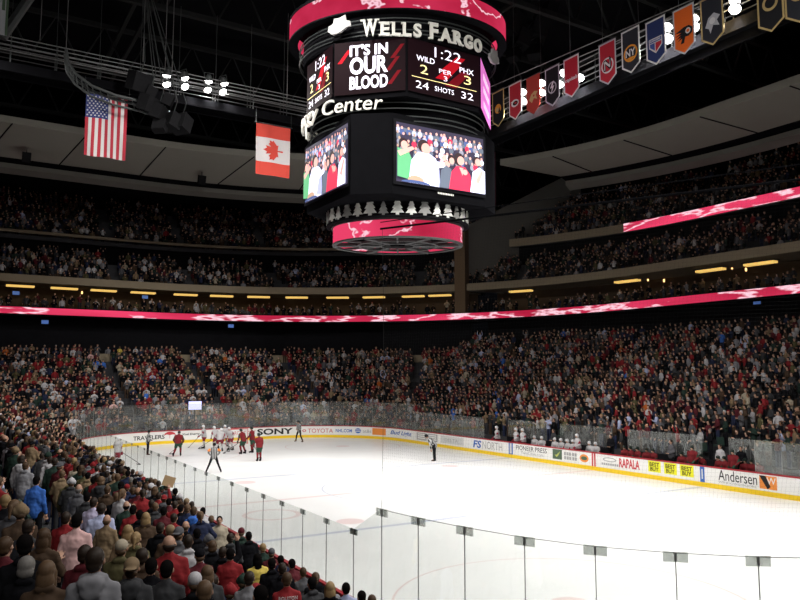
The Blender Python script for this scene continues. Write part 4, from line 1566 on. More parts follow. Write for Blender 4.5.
def build_person(name, arm_r, arm_l, legs, lean=0.0, bulk=1.0, voxel=.010, top='shirt', pads=False, skates=False, look=0.0):
    """meshes of a standing person facing +Y, feet at z=0: body, top, trousers, shoes"""
    U = lean_fn(lean)
    dz = -.43 if legs == 'sit' else 0.0
    V = lambda p: U(p) + Vector((0, 0, dz))
    B, T, P, SH, GL = MB(), MB(), MB(), MB(), MB()
    k = bulk
    # trunk, neck and head
    B.ell(V((0, 0, .98)), (.15, .105, .13)); B.ell(V((0, .0, 1.15)), (.135, .095, .2)); B.ell(V((0, .005, 1.32)), (.155, .11, .17))
    B.capsule(V((-.13, 0, 1.40)), V((.13, 0, 1.40)), .05, .05)
    B.capsule(V((0, -.012, 1.42)), V((0, .012, 1.58)), .056, .052)
    hc = Vector((0, .02, 1.648))
    R_ = Matrix.Rotation(look, 3, 'Z')
    Hd = lambda p: V(hc + R_ @ Vector(p)) if not isinstance(p, Vector) else V(hc + R_ @ p)
    B.ell(Hd((0, -.004, .012)), (.075, .095, .100)); B.ell(Hd((0, .028, -.055)), (.056, .064, .062)); B.ell(Hd((0, .060, -.090)), (.030, .028, .024))
    B.capsule(Hd((0, .090, .020)), Hd((0, .108, -.022)), .009, .015, 8)
    for s in (-1, 1):
        B.ell(Hd((s * .077, -.004, -.012)), (.012, .022, .032))
        B.ell(Hd((s * .030, .084, .030)), (.022, .012, .008))
        B.ell(Hd((s * .034, .074, -.030)), (.020, .018, .016))
    B.ell(Hd((0, .088, -.052)), (.024, .010, .006)); B.ell(Hd((0, .086, -.064)), (.020, .010, .007))
    # clothing trunk
    hem = .80 if top == 'jersey' else .86
    w = 1.12 if top in ('jersey', 'jacket') else 1.0
    pw = 1.18 if pads else 1.0
    T.ell(V((0, 0, 1.0)), (.182 * k * w, .138 * k * w, .16)); T.ell(V((0, .004, 1.16)), (.172 * k * w, .128 * k * w, .22)); T.ell(V((0, .006, 1.31)), (.196 * k * pw, .142 * k * pw, .18))
    T.capsule(V((0, 0, hem + .06)), V((0, 0, 1.1)), .165 * k * w, .15 * k * w, 14)
    T.capsule(V((-.13 * pw, 0, 1.385)), V((.13 * pw, 0, 1.385)), .072 * k * pw, .072 * k * pw)
    T.capsule(V((-.07, -.012, 1.465)), V((.07, -.012, 1.465)), .05, .05)
    T.capsule(V((0, -.012, 1.45)), V((0, -.004, 1.515)), .07, .064)
    if top == 'hoodie':
        T.ell(V((0, -.105, 1.475)), (.125, .075, .075)); T.ell(V((0, -.13, 1.40)), (.09, .05, .09))
        T.capsule(V((-.08, -.02, 1.50)), V((.08, -.02, 1.50)), .05, .05)
    if top == 'jacket':
        T.capsule(V((-.05, -.05, 1.50)), V((.05, -.05, 1.50)), .05, .05)
    # arms
    for s, arm in ((1, arm_r), (-1, arm_l)):
        e, wr, hd = [Vector((s * q[0], q[1], q[2])) for q in ARMS[arm]]
        sh = Vector((s * (.20 if pads else .162), 0, 1.395))
        a, b, c = V(sh), V(e), V(wr)
        hd = (V(wr + hd) - V(wr)).normalized()
        B.capsule(a, b, .050, .040); B.capsule(b, c, .040, .028)
        T.capsule(a, b, .064 * k * pw, .058 * k * pw); T.capsule(b, c - (c - b) * .06, .060 * k * pw, .045 * k)
        T.capsule(a, (a + V((s * .08, 0, 1.30))) / 2, .068 * k, .085 * k)
        T.capsule(V((s * .07, -.01, 1.445)), a, .058 * k, .060 * k); T.ell(V((s * .115, 0, 1.22)), (.080 * k, .115 * k, .20))
        side = hd.cross(Vector((s * .4, -.5, .77))).normalized()
        nrm = side.cross(hd).normalized()
        if pads:
            GL.capsule(c, c + hd * .10, .062, .055); GL.capsule(c + side * .03 + hd * .02, c + side * .06 + hd * .09, .028, .022)
            for q in range(4):
                GL.capsule(c + hd * .10 + side * (.045 - .03 * q), c + hd * .16 + side * (.045 - .03 * q) + nrm * .02, .021, .018)
        else:
            B.ell((c + hd * .055), (.034, .034, .034)); B.capsule(c + side * .018 + hd * .02, c + side * .018 + hd * .085, .022, .019, 8); B.capsule(c - side * .018 + hd * .02, c - side * .018 + hd * .085, .022, .018, 8)
            for q, ln in enumerate((.066, .076, .070, .054)):
                f0 = c + hd * .088 + side * (.036 - .024 * q)
                f1 = f0 + hd * ln * .55 + side * (.006 - .004 * q)
                f2 = f1 + hd * ln * .40 + nrm * .018 + side * (.004 - .003 * q)
                B.capsule(f0, f1, .0098, .009, 6); B.capsule(f1, f2, .009, .008, 6)
            t0 = c + hd * .03 + side * .034
            B.capsule(t0, t0 + side * .030 + hd * .03, .012, .010, 6); B.capsule(t0 + side * .030 + hd * .03, t0 + side * .034 + hd * .062, .010, .009, 6)
    # legs
    ls = LEGS[legs]
    for s in (1, -1):
        if ls[1] is not None and s < 0:
            j = [Vector(q) for q in ls[1]]
        else:
            j = [Vector((s * q[0], q[1], q[2])) for q in ls[0]]
        h, kn, an = j
        B.capsule(h, kn, .078, .050); B.capsule(kn, an, .050, .036); B.capsule(an, an + Vector((s * .015, .14, -.035)), .036, .026)
        if pads:
            P.capsule(h, h.lerp(kn, .75), .118, .100)
            SH.capsule(h.lerp(kn, .72), kn, .078, .074); SH.capsule(kn, kn.lerp(an, .85), .080, .058); SH.ell(kn + Vector((0, .02, 0)), (.075, .085, .09))
        else:
            P.capsule(h, kn, .094 * k, .068); P.capsule(kn, an + Vector((0, 0, .0)), .068, .056)
            SH.capsule(an + Vector((0, -.03, -.045)), an + Vector((s * .02, .15, -.05)), .045, .040, 10)
    pz = V((0, 0, .97)) if legs != 'sit' else Vector((0, 0, .55))
    P.ell(pz, (.165 * k, .12 * k, .13)) if not pads else P.ell(pz, (.20, .155, .15))
    out = {'body': remesh(B, name + '_body', voxel), 'top': remesh(T, name + '_top', voxel * 1.4, 5, None, .022 if not pads else .012), 'trousers': remesh(P, name + '_trousers', voxel * 1.7),
           'shoes': remesh(SH, name + '_shoes', voxel * 1.6)}
    if pads:
        out['gloves'] = remesh(GL, name + '_gloves', voxel)
        sk = MB()
        for s in (1, -1):
            an = Vector(ls[1][2]) if (ls[1] is not None and s < 0) else Vector((s * ls[0][2][0], ls[0][2][1], ls[0][2][2]))
            sk.capsule(an + Vector((0, -.02, .10)), an + Vector((0, 0, -.01)), .058, .055); sk.capsule(an + Vector((0, -.03, -.02)), an + Vector((0, .17, -.035)), .048, .042)
            sk.box(an + Vector((0, .06, -.095)), (.012, .30, .035)); sk.box(an + Vector((0, -.03, -.07)), (.03, .05, .05)); sk.box(an + Vector((0, .13, -.07)), (.03, .05, .05))
        out['skates'] = sk.mesh(name + '_skates', M_BLACK, True)
    out['headfn'] = Hd
    return out


def hair_mesh(name, Hd):
    h = MB()
    if name in ('short', 'cap', 'capback', 'beanie', 'long', 'ponytail', 'bald', 'bun'):
        pass
    if name == 'short':
        h.ell(Hd((0, -.014, .022)), (.083, .098, .098)); h.ell(Hd((0, -.045, -.035)), (.070, .058, .058))
    elif name == 'long':
        h.ell(Hd((0, -.014, .022)), (.087, .100, .100)); h.ell(Hd((0, -.06, -.08)), (.088, .058, .12)); h.ell(Hd((0, -.068, -.17)), (.080, .045, .09))
        h.capsule(Hd((-.075, .0, .0)), Hd((-.082, -.01, -.14)), .026, .02); h.capsule(Hd((.075, .0, .0)), Hd((.082, -.01, -.14)), .026, .02)
    elif name == 'bob':
        h.ell(Hd((0, -.012, .018)), (.094, .106, .106)); h.ell(Hd((0, -.045, -.05)), (.092, .075, .085))
    elif name == 'ponytail':
        h.ell(Hd((0, -.014, .022)), (.083, .098, .098)); h.ell(Hd((0, -.045, -.03)), (.068, .058, .056)); h.capsule(Hd((0, -.10, .03)), Hd((0, -.125, -.13)), .03, .018)
    elif name == 'bald':
        h.ell(Hd((0, -.035, -.022)), (.083, .074, .048)); h.ell(Hd((0, -.045, -.05)), (.068, .056, .04))
    elif name in ('cap', 'capback', 'beanie'):
        h.ell(Hd((0, -.008, .036)), (.086, .105, .088))
        h.capsule(Hd((-.04, -.02, .01)), Hd((.04, -.02, .01)), .076, .076) if name == 'beanie' else None
        sgn = 1 if name == 'cap' else -1
        if name != 'beanie':
            h.ell(Hd((0, sgn * .115, .022)), (.070, .068, .012)); h.ell(Hd((0, -.01, .12)), (.01, .01, .008))
        else:
            h.ell(Hd((0, -.01, .125)), (.025, .025, .02))
    elif name == 'fringe':
        h.ell(Hd((0, -.045, -.040)), (.072, .056, .05))
    elif name == 'helmet':
        h.ell(Hd((0, -.006, .034)), (.098, .120, .100)); h.ell(Hd((0, -.05, -.03)), (.090, .075, .060)); h.capsule(Hd((-.086, .0, .0)), Hd((-.084, .01, -.05)), .022, .018); h.capsule(Hd((.086, .0, .0)), Hd((.084, .01, -.05)), .022, .018)
    return remesh(h, 'hair_' + name, .011 if name != 'helmet' else .014, 2)


VAR = {}
for nm, a, b, lg, tp in (('relaxed', 'relaxed', 'relaxed', 'stand', 'shirt'), ('clap', 'clap', 'clap', 'stand', 'shirt'), ('low', 'low', 'low', 'stand', 'shirt'),
                         ('up', 'up', 'clap', 'stand', 'shirt'), ('hips', 'hips', 'relaxed', 'stand', 'shirt')):
    VAR[nm] = build_person(nm, a, b, lg)
HEADFN = VAR['relaxed']['headfn']
HM = {k: hair_mesh(k, HEADFN) for k in ('short', 'long', 'bob', 'ponytail', 'bald', 'cap', 'capback', 'beanie', 'fringe', 'helmet')}
VAR['sit'] = build_person('sit', 'low', 'low', 'sit')
TOPS = {}
for tp in ('hoodie', 'jersey', 'jacket'):
    for nm in ('relaxed', 'clap', 'low', 'up', 'hips'):
        a, b = {'relaxed': ('relaxed', 'relaxed'), 'clap': ('clap', 'clap'), 'low': ('low', 'low'), 'up': ('up', 'clap'), 'hips': ('hips', 'relaxed')}[nm]
        TOPS[nm, tp] = None
_tops_cache = {}


def top_mesh(pose, tp):
    if tp == 'shirt':
        return VAR[pose]['top']
    if (pose, tp) not in _tops_cache:
        a, b = {'relaxed': ('relaxed', 'relaxed'), 'clap': ('clap', 'clap'), 'low': ('low', 'low'), 'up': ('up', 'clap'), 'hips': ('hips', 'relaxed'), 'sit': ('low', 'low')}[pose]
        d = build_person(pose + tp, a, b, 'sit' if pose == 'sit' else 'stand', 0, {'hoodie': 1.04, 'jersey': 1.06, 'jacket': 1.1}[tp], .012, tp)
        for q in ('body', 'trousers', 'shoes'):
            bpy.data.meshes.remove(d[q])
        _tops_cache[pose, tp] = d['top']
    return _tops_cache[pose, tp]


eyes = MB()
for s in (-1, 1):
    eyes.ell(HEADFN((s * .031, .083, .012)), (.013, .010, .008), None, 8, 6)
EYES = eyes.mesh('eyes', mat('eye_dark', (.03, .025, .02), .3, noise=.1), True)


def setmat(o, m):
    if not o.data.materials:
        o.data.materials.append(m)
    o.material_slots[0].link = 'OBJECT'
    o.material_slots[0].material = m
    return o


PN = {'short': 'hair', 'long': 'hair', 'bob': 'hair', 'ponytail': 'hair', 'bald': 'hair', 'fringe': 'hair', 'cap': 'cap', 'capback': 'cap', 'beanie': 'beanie', 'helmet': 'helmet'}
TN = {'shirt': 'shirt', 'hoodie': 'hoodie', 'jersey': 'jersey', 'jacket': 'jacket'}


def spectator(loc, rz, label, pose='relaxed', tp='shirt', topc='black', hair='short', hairc='dark brown', legc='navy', skin='fair', scale=1.0, wide=1.0, group='spectators standing in the near seating rows', face=False, under='fringe'):
    o = link('spectator', VAR[pose]['body'], None, loc)
    o.rotation_euler = (0, 0, rz)
    o.scale = (scale * wide, scale * wide, scale)
    tag(o, label, 'person', group)
    setmat(o, MS[skin])
    setmat(link(TN[tp], top_mesh(pose, tp), o), MC[topc])
    setmat(link('trousers', VAR[pose]['trousers'], o), MC[legc])
    setmat(link('shoes', VAR[pose]['shoes'], o), MC['black'])
    cover = PN[hair] != 'hair'
    hm_ = setmat(link(PN[hair], HM[hair], o), MC[hairc] if cover else MH[hairc])
    if pose == 'sit':
        hm_.location = (0, 0, -.43)
    if cover:
        h2_ = setmat(link('hair', HM['fringe'], o), MH['brown'])
        h2_.location = hm_.location
    if face:
        link('eyes', EYES, o)
    return o


def setback(x, y):
    if y >= YN:
        return -x
    return math.hypot(x - RC, y - YN) - RC


def row_snap(x, y):
    t = setback(x, y)
    k = int(round((t - ROWT[0]) / ROW))
    k = max(0, min(k, 20))
    t2 = ROWT[k]
    if y >= YN:
        return Vector((-t2, y, ROWZ[k])), k
    d = Vector((x - RC, y - YN, 0)).normalized() * (RC + t2)
    return Vector((RC + d.x, YN + d.y, ROWZ[k])), k


PLAY = Vector((9, 50, 0))


def facing(p, jit=0.0):
    d = PLAY - Vector(p)
    return -math.atan2(d.x, d.y) + jit


# pixel of the head centre in the photograph, then looks; each is placed on the seating row that the ray meets
HAND = [
    (40, 481, 'relaxed', 'shirt', 'blue', 'short', 'black', 'man in a bright blue shirt standing in the dark aisle near the left edge'),
    (67.6, 521, 'relaxed', 'shirt', 'pink', 'short', 'black', 'dark-haired man in a pale pink shirt left of the two pale-shirted men'),
    (92.6, 502.5, 'low', 'shirt', 'lavender', 'short', 'dark brown', 'man in a pale lavender shirt just left of the big man in pale blue'),
    (109.6, 509, 'relaxed', 'shirt', 'pale blue', 'short', 'dark brown', 'big man in a pale blue-grey shirt seen from behind in the lower left crowd'),
    (98, 518, 'low', 'shirt', 'tan', 'bald', 'light brown', 'balding head between the lavender shirt and the pale blue shirt'),
    (51, 518, 'low', 'jersey', 'red', 'short', 'dark brown', 'dark-haired fan in a red jersey left of the pink shirt'),
    (24.5, 527, 'relaxed', 'jacket', 'charcoal', 'short', 'dark brown', 'dark-haired fan in a charcoal jacket below the man in bright blue'),
    (32.6, 545, 'relaxed', 'jacket', 'black', 'short', 'black', 'black-haired fan in a black jacket above the grey-blonde head at lower left'),
    (20.5, 561, 'relaxed', 'jacket', 'black', 'bob', 'grey', 'grey-blonde woman in a black jacket at the lower left corner'),
    (45, 561, 'relaxed', 'jacket', 'brown', 'long', 'light brown', 'long-haired woman in brown beside the grey-blonde head at lower left'),
    (77.6, 554, 'relaxed', 'jacket', 'maroon', 'short', 'dark brown', 'dark-haired man in a maroon jacket left of the grey hoodie'),
    (95.6, 560, 'relaxed', 'hoodie', 'light grey', 'short', 'dark brown', 'man in a light grey hoodie at the bottom edge of the photo'),
    (129, 568, 'relaxed', 'hoodie', 'charcoal', 'capback', 'tan', 'fan in a tan cap and charcoal hoodie at the bottom edge'),
    (129, 548, 'low', 'jacket', 'olive', 'cap', 'cream', 'fan in a cream cap and olive jacket behind the tan cap'),
    (139, 531.5, 'low', 'jacket', 'tan', 'long', 'blonde', 'blonde woman in a tan coat right of the big man in pale blue'),
    (148, 566, 'relaxed', 'shirt', 'black', 'short', 'black', 'black-haired fan in black right of the tan cap at the bottom'),
    (3, 546, 'relaxed', 'jersey', 'maroon', 'short', 'brown', 'brown-haired fan in maroon cut by the left edge of the photo'),
    (76.5, 482.5, 'low', 'jacket', 'charcoal', 'beanie', 'white', 'fan in a white knit hat and charcoal jacket above the lavender shirt'),
    (86, 489, 'relaxed', 'jacket', 'grey', 'bald', 'grey', 'balding man in a grey jacket just right of the white knit hat'),
    (95, 490, 'low', 'jacket', 'brown', 'short', 'brown', 'brown-haired fan in brown above the lavender shirt'),
    (111, 497, 'clap', 'jacket', 'black', 'short', 'light brown', 'light-brown-haired fan in black above the pale blue shirt'),
    (80.5, 497, 'relaxed', 'jacket', 'charcoal', 'short', 'black', 'black-haired man in a charcoal jacket left of the lavender shirt'),
    (67.6, 482, 'relaxed', 'jacket', 'olive', 'short', 'dark brown', 'dark-haired fan in an olive jacket left of the white knit hat'),
    (73, 474.5, 'clap', 'jacket', 'tan', 'short', 'light brown', 'light-brown-haired fan in tan behind the white knit hat'),
    (97.5, 476, 'low', 'jacket', 'tan', 'short', 'black', 'black-haired fan in a tan coat in the middle of the left crowd'),
    (126, 472, 'low', 'jacket', 'black', 'short', 'dark brown', 'dark-haired fan in black close to the glass below the bent player'),
    (135, 482, 'relaxed', 'jacket', 'charcoal', 'short', 'black', 'black-haired fan in charcoal beside the pale blue top near the glass'),
    (147.6, 485, 'low', 'shirt', 'pale blue', 'short', 'brown', 'fan in a pale blue top near the glass below the held cardboard'),
    (120, 510, 'low', 'jersey', 'red', 'short', 'black', 'black-haired fan in red just right of the big man in pale blue'),
    (129.5, 515, 'low', 'jacket', 'black', 'short', 'black', 'black-haired fan in a black jacket reading a white sheet'),
    (151.6, 504, 'low', 'jacket', 'black', 'short', 'dark brown', 'dark-haired fan in black behind the long blonde hair'),
    (154, 516, 'relaxed', 'jacket', 'brown', 'long', 'blonde', 'woman with long blonde hair and brown jacket mid-crowd'),
    (144.6, 507, 'low', 'jacket', 'charcoal', 'short', 'light brown', 'reddish light-haired fan in charcoal left of the long blonde hair'),
    (126, 488, 'clap', 'jacket', 'navy', 'cap', 'red', 'fan in a red cap and navy jacket above the reader'),
    (110, 471, 'low', 'jacket', 'charcoal', 'short', 'black', 'black-haired fan in charcoal high in the left crowd near the glass'),
    (104, 469, 'clap', 'shirt', 'white', 'short', 'dark brown', 'dark-haired fan in a white shirt high in the left crowd near the glass'),
    (158.6, 496, 'up', 'jersey', 'red', 'short', 'dark brown', 'fan in a red jersey holding up a piece of cardboard'),
    (184, 502, 'low', 'jacket', 'black', 'cap', 'tan', 'fan in a tan cap near the glass below the wide-legged referee'),
    (194, 505, 'relaxed', 'jacket', 'charcoal', 'short', 'dark brown', 'dark-haired fan in charcoal beside the glass, right of the tan cap'),
    (206, 511, 'low', 'jersey', 'white', 'short', 'black', 'dark-haired fan in a white jersey against the glass'),
    (223.4, 520, 'relaxed', 'jersey', 'cream', 'short', 'black', 'man in a cream and maroon jersey facing back at the camera by the glass'),
    (243, 532, 'relaxed', 'jacket', 'dark green', 'cap', 'maroon', 'man in a dark green jacket and maroon cap leaning at the glass'),
    (251, 536, 'relaxed', 'jacket', 'black', 'short', 'black', 'black-haired fan hidden behind the dark green jacket at the glass'),
    (233, 538, 'low', 'jacket', 'charcoal', 'short', 'dark brown', 'dark-haired fan in charcoal left of the dark green jacket'),
    (218.7, 540, 'low', 'jacket', 'grey', 'beanie', 'grey', 'fan in a grey knit hat below the man facing the camera'),
    (188, 526, 'relaxed', 'shirt', 'black', 'bald', 'brown', 'balding man in a black shirt above the broad red sweater'),
    (199, 543.5, 'relaxed', 'jacket', 'black', 'bob', 'brown', 'curly brown-haired fan in a black jacket right of the broad red sweater'),
    (164.7, 544, 'relaxed', 'shirt', 'red', 'bald', 'dark brown', 'broad balding man in a red sweater seen from behind'),
    (138.4, 536, 'low', 'jacket', 'olive', 'ponytail', 'blonde', 'blonde ponytailed woman in olive left of the broad red sweater'),
    (147.8, 560, 'relaxed', 'jacket', 'brown', 'short', 'dark brown', 'dark-haired fan in brown below the blonde ponytail'),
    (164.7, 565, 'relaxed', 'shirt', 'charcoal', 'short', 'black', 'black-haired fan in charcoal below the broad red sweater'),
    (189, 577, 'relaxed', 'jacket', 'black', 'cap', 'white', 'fan in a white cap and black jacket at the bottom of the crowd'),
    (204, 591, 'relaxed', 'jacket', 'brown', 'short', 'light brown', 'light-brown-haired fan cut by the bottom edge beside the white cap'),
    (206, 573, 'relaxed', 'jacket', 'charcoal', 'long', 'light brown', 'light-haired fan in charcoal right of the white cap'),
    (236, 554, 'low', 'jersey', 'red', 'short', 'black', 'black-haired fan in a red jersey below the dark green jacket'),
    (248, 578, 'relaxed', 'shirt', 'light grey', 'short', 'dark brown', 'dark-haired fan in a light grey shirt below the red jersey'),
    (216, 552, 'up', 'jacket', 'black', 'short', 'dark brown', 'fan in black raising one hand left of the red jersey'),
    (270, 563.5, 'relaxed', 'jacket', 'black', 'short', 'black', 'black-haired man in a black jacket by the glass, left of another in black'),
    (283, 568.5, 'relaxed', 'jacket', 'black', 'short', 'dark brown', 'dark-haired man in black left of the lettered red jersey'),
    (290, 579, 'relaxed', 'jersey', 'red', 'short', 'brown', 'brown-haired fan in a red jersey lettered across the shoulders'),
    (311, 583, 'relaxed', 'jacket', 'charcoal', 'short', 'black', 'black-haired fan in charcoal right of the lettered red jersey'),
    (331, 588, 'relaxed', 'jacket', 'black', 'long', 'blonde', 'blonde woman in black near the bottom of the glass'),
    (345, 588, 'relaxed', 'shirt', 'pale blue', 'short', 'black', 'black-haired man in a pale blue shirt right of the blonde woman'),
    (354, 593, 'relaxed', 'jacket', 'navy', 'short', 'black', 'black-haired fan in navy, second from the right end of the crowd'),
    (364, 597, 'relaxed', 'jacket', 'brown', 'short', 'brown', 'brown-haired fan at the right end of the near crowd'),
    (261, 595, 'relaxed', 'jacket', 'charcoal', 'short', 'black', 'dark head in charcoal cut by the bottom edge left of the lettered jersey'),
    (175, 502, 'low', 'jersey', 'maroon', 'short', 'black', 'black-haired fan in a maroon jersey right of the raised cardboard'),
    (182, 518, 'low', 'jersey', 'red', 'short', 'dark brown', 'dark-haired fan in a red jersey behind the balding man in black'),
    (172, 528, 'clap', 'jacket', 'black', 'short', 'dark brown', 'dark-haired fan in black above the broad red sweater, clapping'),
]
placed = []
DEPTH = {(67.6, 521): 10.8, (40, 481): 16.5, (95.6, 560): 6.7, (20.5, 561): 6.9, (129, 568): 7.2, (164.7, 544): 10.2, (45, 561): 7.4, (77.6, 554): 7.6,
         (98, 518): 13.6, (3, 546): 7.5, (32.6, 545): 8.0}
for px, py, pose, tp, tc, hr, hc, lab in HAND:
    d = ray(px, py)
    P = None
    for s in np.arange(6.0, 60, .04):
        if (px, py) in DEPTH:
            P = CAM + d * DEPTH[px, py]
            break
        q = CAM + d * float(s)
        t = setback(q.x, q.y)
        if t < .6 or q.z < bowl(max(t, .9)) + 1.58:
            P = q
            break
    base, k = row_snap(P.x, P.y)
    # slide along the row so that the head keeps its place in the view
    for _ in range(4):
        pr = project(base + Vector((0, 0, 1.66)))
        base, k2 = row_snap(*(base + RT * ((px - pr[0]) * pr[2] / FPX)).xy)
        base.z = ROWZ[k2]
    dep = project(base + Vector((0, 0, 1.66)))[2]
    want = CAM.z + (374 - py) / FPX * dep * 1.0
    sc_ = min(1.12, max(.86, (want - base.z) / 1.65))
    face_cam = 'facing back' in lab
    for q in placed:
        if (q[0] - base).length < .40:
            base = base + Vector((.0, .22, 0)) * (1 if base.y > q[0].y else -1)
    rz = facing(base, random.uniform(-.25, .25))
    wide = 1.0
    if lab.startswith(('big man', 'broad')):
        wide = 1.14
    if face_cam:
        d_ = CAM - base
        rz = -math.atan2(d_.x, d_.y)
    skin = random.choice(['fair', 'fair', 'tanned'])
    o = spectator(base, rz, lab, pose, tp, tc, hr, hc, random.choice(['navy', 'black', 'charcoal']), skin, sc_, wide, face=face_cam)
    placed.append((base, k, o))
    if 'lettered across' in lab:
        t = MB()
        put_text(t, 'ROLSTON', .30, .055, lambda u, v, w: Vector((u - .15, -.172 - w - .002 * 0 + .9 * (u - .15) ** 2, 1.375 + v)), .012, .02)
        t.build('lettering', FWHITE, o)
    if 'holding up a piece' in lab:
        b = MB(); b.box((0, 0, 0), (.34, .02, .30), Matrix.Rotation(.35, 3, 'Y'))
        mtx = Matrix.Translation(base) @ Matrix.Rotation(rz, 4, 'Z') @ Matrix.Scale(sc_, 4)
        cb = b.build('cardboard_sign', mat('cardboard', (.42, .29, .16), .9, noise=.1), None, False, mtx @ Vector((.22, .245, 2.05)))
        tag(cb, 'piece of tan cardboard held up above the near crowd', 'sign')
    if 'reading a white sheet' in lab:
        b = MB(); b.box((0, 0, 0), (.22, .008, .28), Matrix.Rotation(-.9, 3, 'X'))
        mtx = Matrix.Translation(base) @ Matrix.Rotation(rz, 4, 'Z') @ Matrix.Scale(sc_, 4)
        cb = b.build('paper_sheet', FWHITE, None, False, mtx @ Vector((0, .36, 1.10)))
        cb.rotation_euler = (0, 0, rz)
        tag(cb, 'white paper sheet held by a fan in black', 'paper')

# ------------------------------------------------------------------ everyone else in the building: candidate places
def weights(d):
    k = list(d)
    w = np.array([d[q] for q in k], float)
    return k, w / w.sum()


TOPW = weights({'black': 24, 'charcoal': 13, 'navy': 9, 'dark green': 9, 'brown': 5, 'red': 14, 'maroon': 6, 'white': 7, 'light grey': 5, 'grey': 7, 'tan': 4, 'blue': 2,
                'pale blue': 2, 'orange': .3, 'olive': 3, 'cream': 3, 'teal': 1, 'pink': .5, 'yellow': .5})
FARW = weights({'black': 38, 'charcoal': 17, 'navy': 9, 'dark green': 8, 'brown': 6, 'red': 11, 'maroon': 8, 'white': 8, 'light grey': 5, 'grey': 8, 'tan': 3, 'blue': .7, 'pale blue': 1.5, 'orange': .4, 'olive': 4, 'cream': 2, 'pink': .3, 'yellow': .2})
UPW = weights({'black': 46, 'charcoal': 18, 'navy': 8, 'dark green': 6, 'brown': 6, 'red': 2, 'maroon': 5, 'white': 9, 'light grey': 6, 'grey': 8, 'tan': 2, 'pale blue': 1, 'olive': 4, 'cream': 1})
HAIRW = weights({'black': 25, 'dark brown': 30, 'brown': 22, 'light brown': 10, 'blonde': 8, 'grey': 5})


def on_curve(t, parts, spacing, jit):
    pts = chain(t, parts)
    seg = [math.hypot(b[0] - a[0], b[1] - a[1]) for a, b in zip(pts[:-1], pts[1:])]
    cum = np.concatenate([[0], np.cumsum(seg)])
    s = .4
    out = []
    while s < cum[-1]:
        i = min(int(np.searchsorted(cum, s) - 1), len(seg) - 1)
        i = max(i, 0)
        f = (s - cum[i]) / seg[i]
        a, b = Vector((*pts[i], 0)), Vector((*pts[i + 1], 0))
        p = a.lerp(b, f)
        d = (b - a).normalized()
        n = Vector((d.y, -d.x, 0))        # towards the ice
        out.append((p, n, s, cum[-1]))
        s += spacing + rng.uniform(-jit, jit)
    return out


AISLE_E = [6.2, 14.6, 24.6]               # aisles of the far end, by x
def in_aisle(p, part_s, total, tier):
    if p.y > L + 1 and -15 < p.x < 30 and tier != 'suite':
        for ax in AISLE_E:
            if abs(p.x - ax - (0 if tier == 'low' else 1.5)) < .62:
                return True
    if p.x > 30 and p.y > L - 2:          # radial aisle in the far right corner
        a = math.degrees(math.atan2(p.x - 12, p.y - 33))
        for c in (36, 51):
            if abs(a - c) < .7:
                return True
    if p.x > W:
        for ay in (2, 13, 24, 35, 46):
            if abs(p.y - ay) < .55:
                return True
    return False


cand = []                                   # (pos, normal, tier, row, along)
for k in range(25):
    t, z = ROWT[k], ROWZ[k]
    if k < KL:
        for p, n, s, tot in on_curve(t, NL_L, .56, .05):
            cand.append((Vector((p.x, p.y, z)), n, 'low', k, s, tot))
    for p, n, s, tot in on_curve(t, RIGHT, .56, .05):
        if p.y < 56 - 0 and k < 2 and outline(S_RIGHT)[0].y - p.y > 3.5 and p.y > 8:
            continue                        # team benches take the first rows
        cand.append((Vector((p.x, p.y, z)), n, 'low', k, s, tot))
for rows_, tier, parts_list in ((SUITE, 'suite', ALL2), (CLUB, 'club', ALL2), (UPPER, 'upper', ALL2)):
    for k, (t, z) in enumerate(rows_):
        for parts in parts_list:
            for p, n, s, tot in on_curve(t, parts, .57 if tier != 'suite' else .85, .06):
                cand.append((Vector((p.x, p.y, z)), n, tier, k, s, tot))
for p, n, s, tot in on_curve(20.6, LEFT, 1.5, .6):
    cand.append((Vector((p.x, p.y, ROWZ[20])), n, 'concourse', 0, s, tot))

near, far = [], []
cell = {}
for b, k, o in placed:
    cell.setdefault((int(b.x // 1), int(b.y // 1)), []).append(b)
vac = []
for p, n, tier, k, s, tot in cand:
    pr = project(p + Vector((0, 0, 1.6)))
    if pr is None or not (-60 < pr[0] < 860) or pr[1] > 640 or pr[1] < 60:
        continue
    if in_aisle(p, s, tot, tier):
        continue
    occ = {'low': .95, 'suite': .75, 'club': .90, 'upper': .90, 'concourse': .8}[tier]
    if tier == 'club' and p.x > W + 5 and p.y > 44:
        occ = .93
    if rng.random() > occ:
        vac.append((p, n, tier, pr))
        continue
    if tier == 'low' and p.x < 3:
        if pr[2] < 7.4 or (pr[0] < 62 and 440 < pr[1] < 545 and rng.random() < .55):
            continue
        if pr[0] > 366 and pr[1] > 532:
            continue
        if pr[0] > 225 and pr[1] > 505 and k > 4:
            continue
        if any((q - p).xy.length < .46 for dx in (-1, 0, 1) for dy in (-1, 0, 1) for q in cell.get((int(p.x // 1) + dx, int(p.y // 1) + dy), [])):
            continue
        hide = False
        for b, kk, o in placed:             # nobody stands so close in front of a chosen person that they hide them
            q = project(b + Vector((0, 0, 1.6)))
            big = any(c in o['label'] for c in ('bright blue shirt standing', 'pale pink shirt left', 'pale lavender', 'big man', 'broad balding', 'dark green jacket and', 'cream and maroon', 'lettered across', 'light grey hoodie', 'bald head between'))
            if pr[2] < q[2] - .2 and abs(pr[0] - q[0]) < (31 if big else 9) * 8 / pr[2] and (-26 if big else -14) * 8 / pr[2] < pr[1] - q[1] < (42 if big else 16) * 8 / q[2]:
                hide = True
                break
        if hide:
            continue
        near.append((pr[2], p, n, k, s))
    else:
        far.append((p, n, tier, k))
near.sort(key=lambda q: q[0])
N_IND = 300 - len(placed)
chosen, rest = near[:N_IND], near[N_IND:]
far += [(p, n, 'low', k) for _, p, n, k, s in rest]
bykey = {}
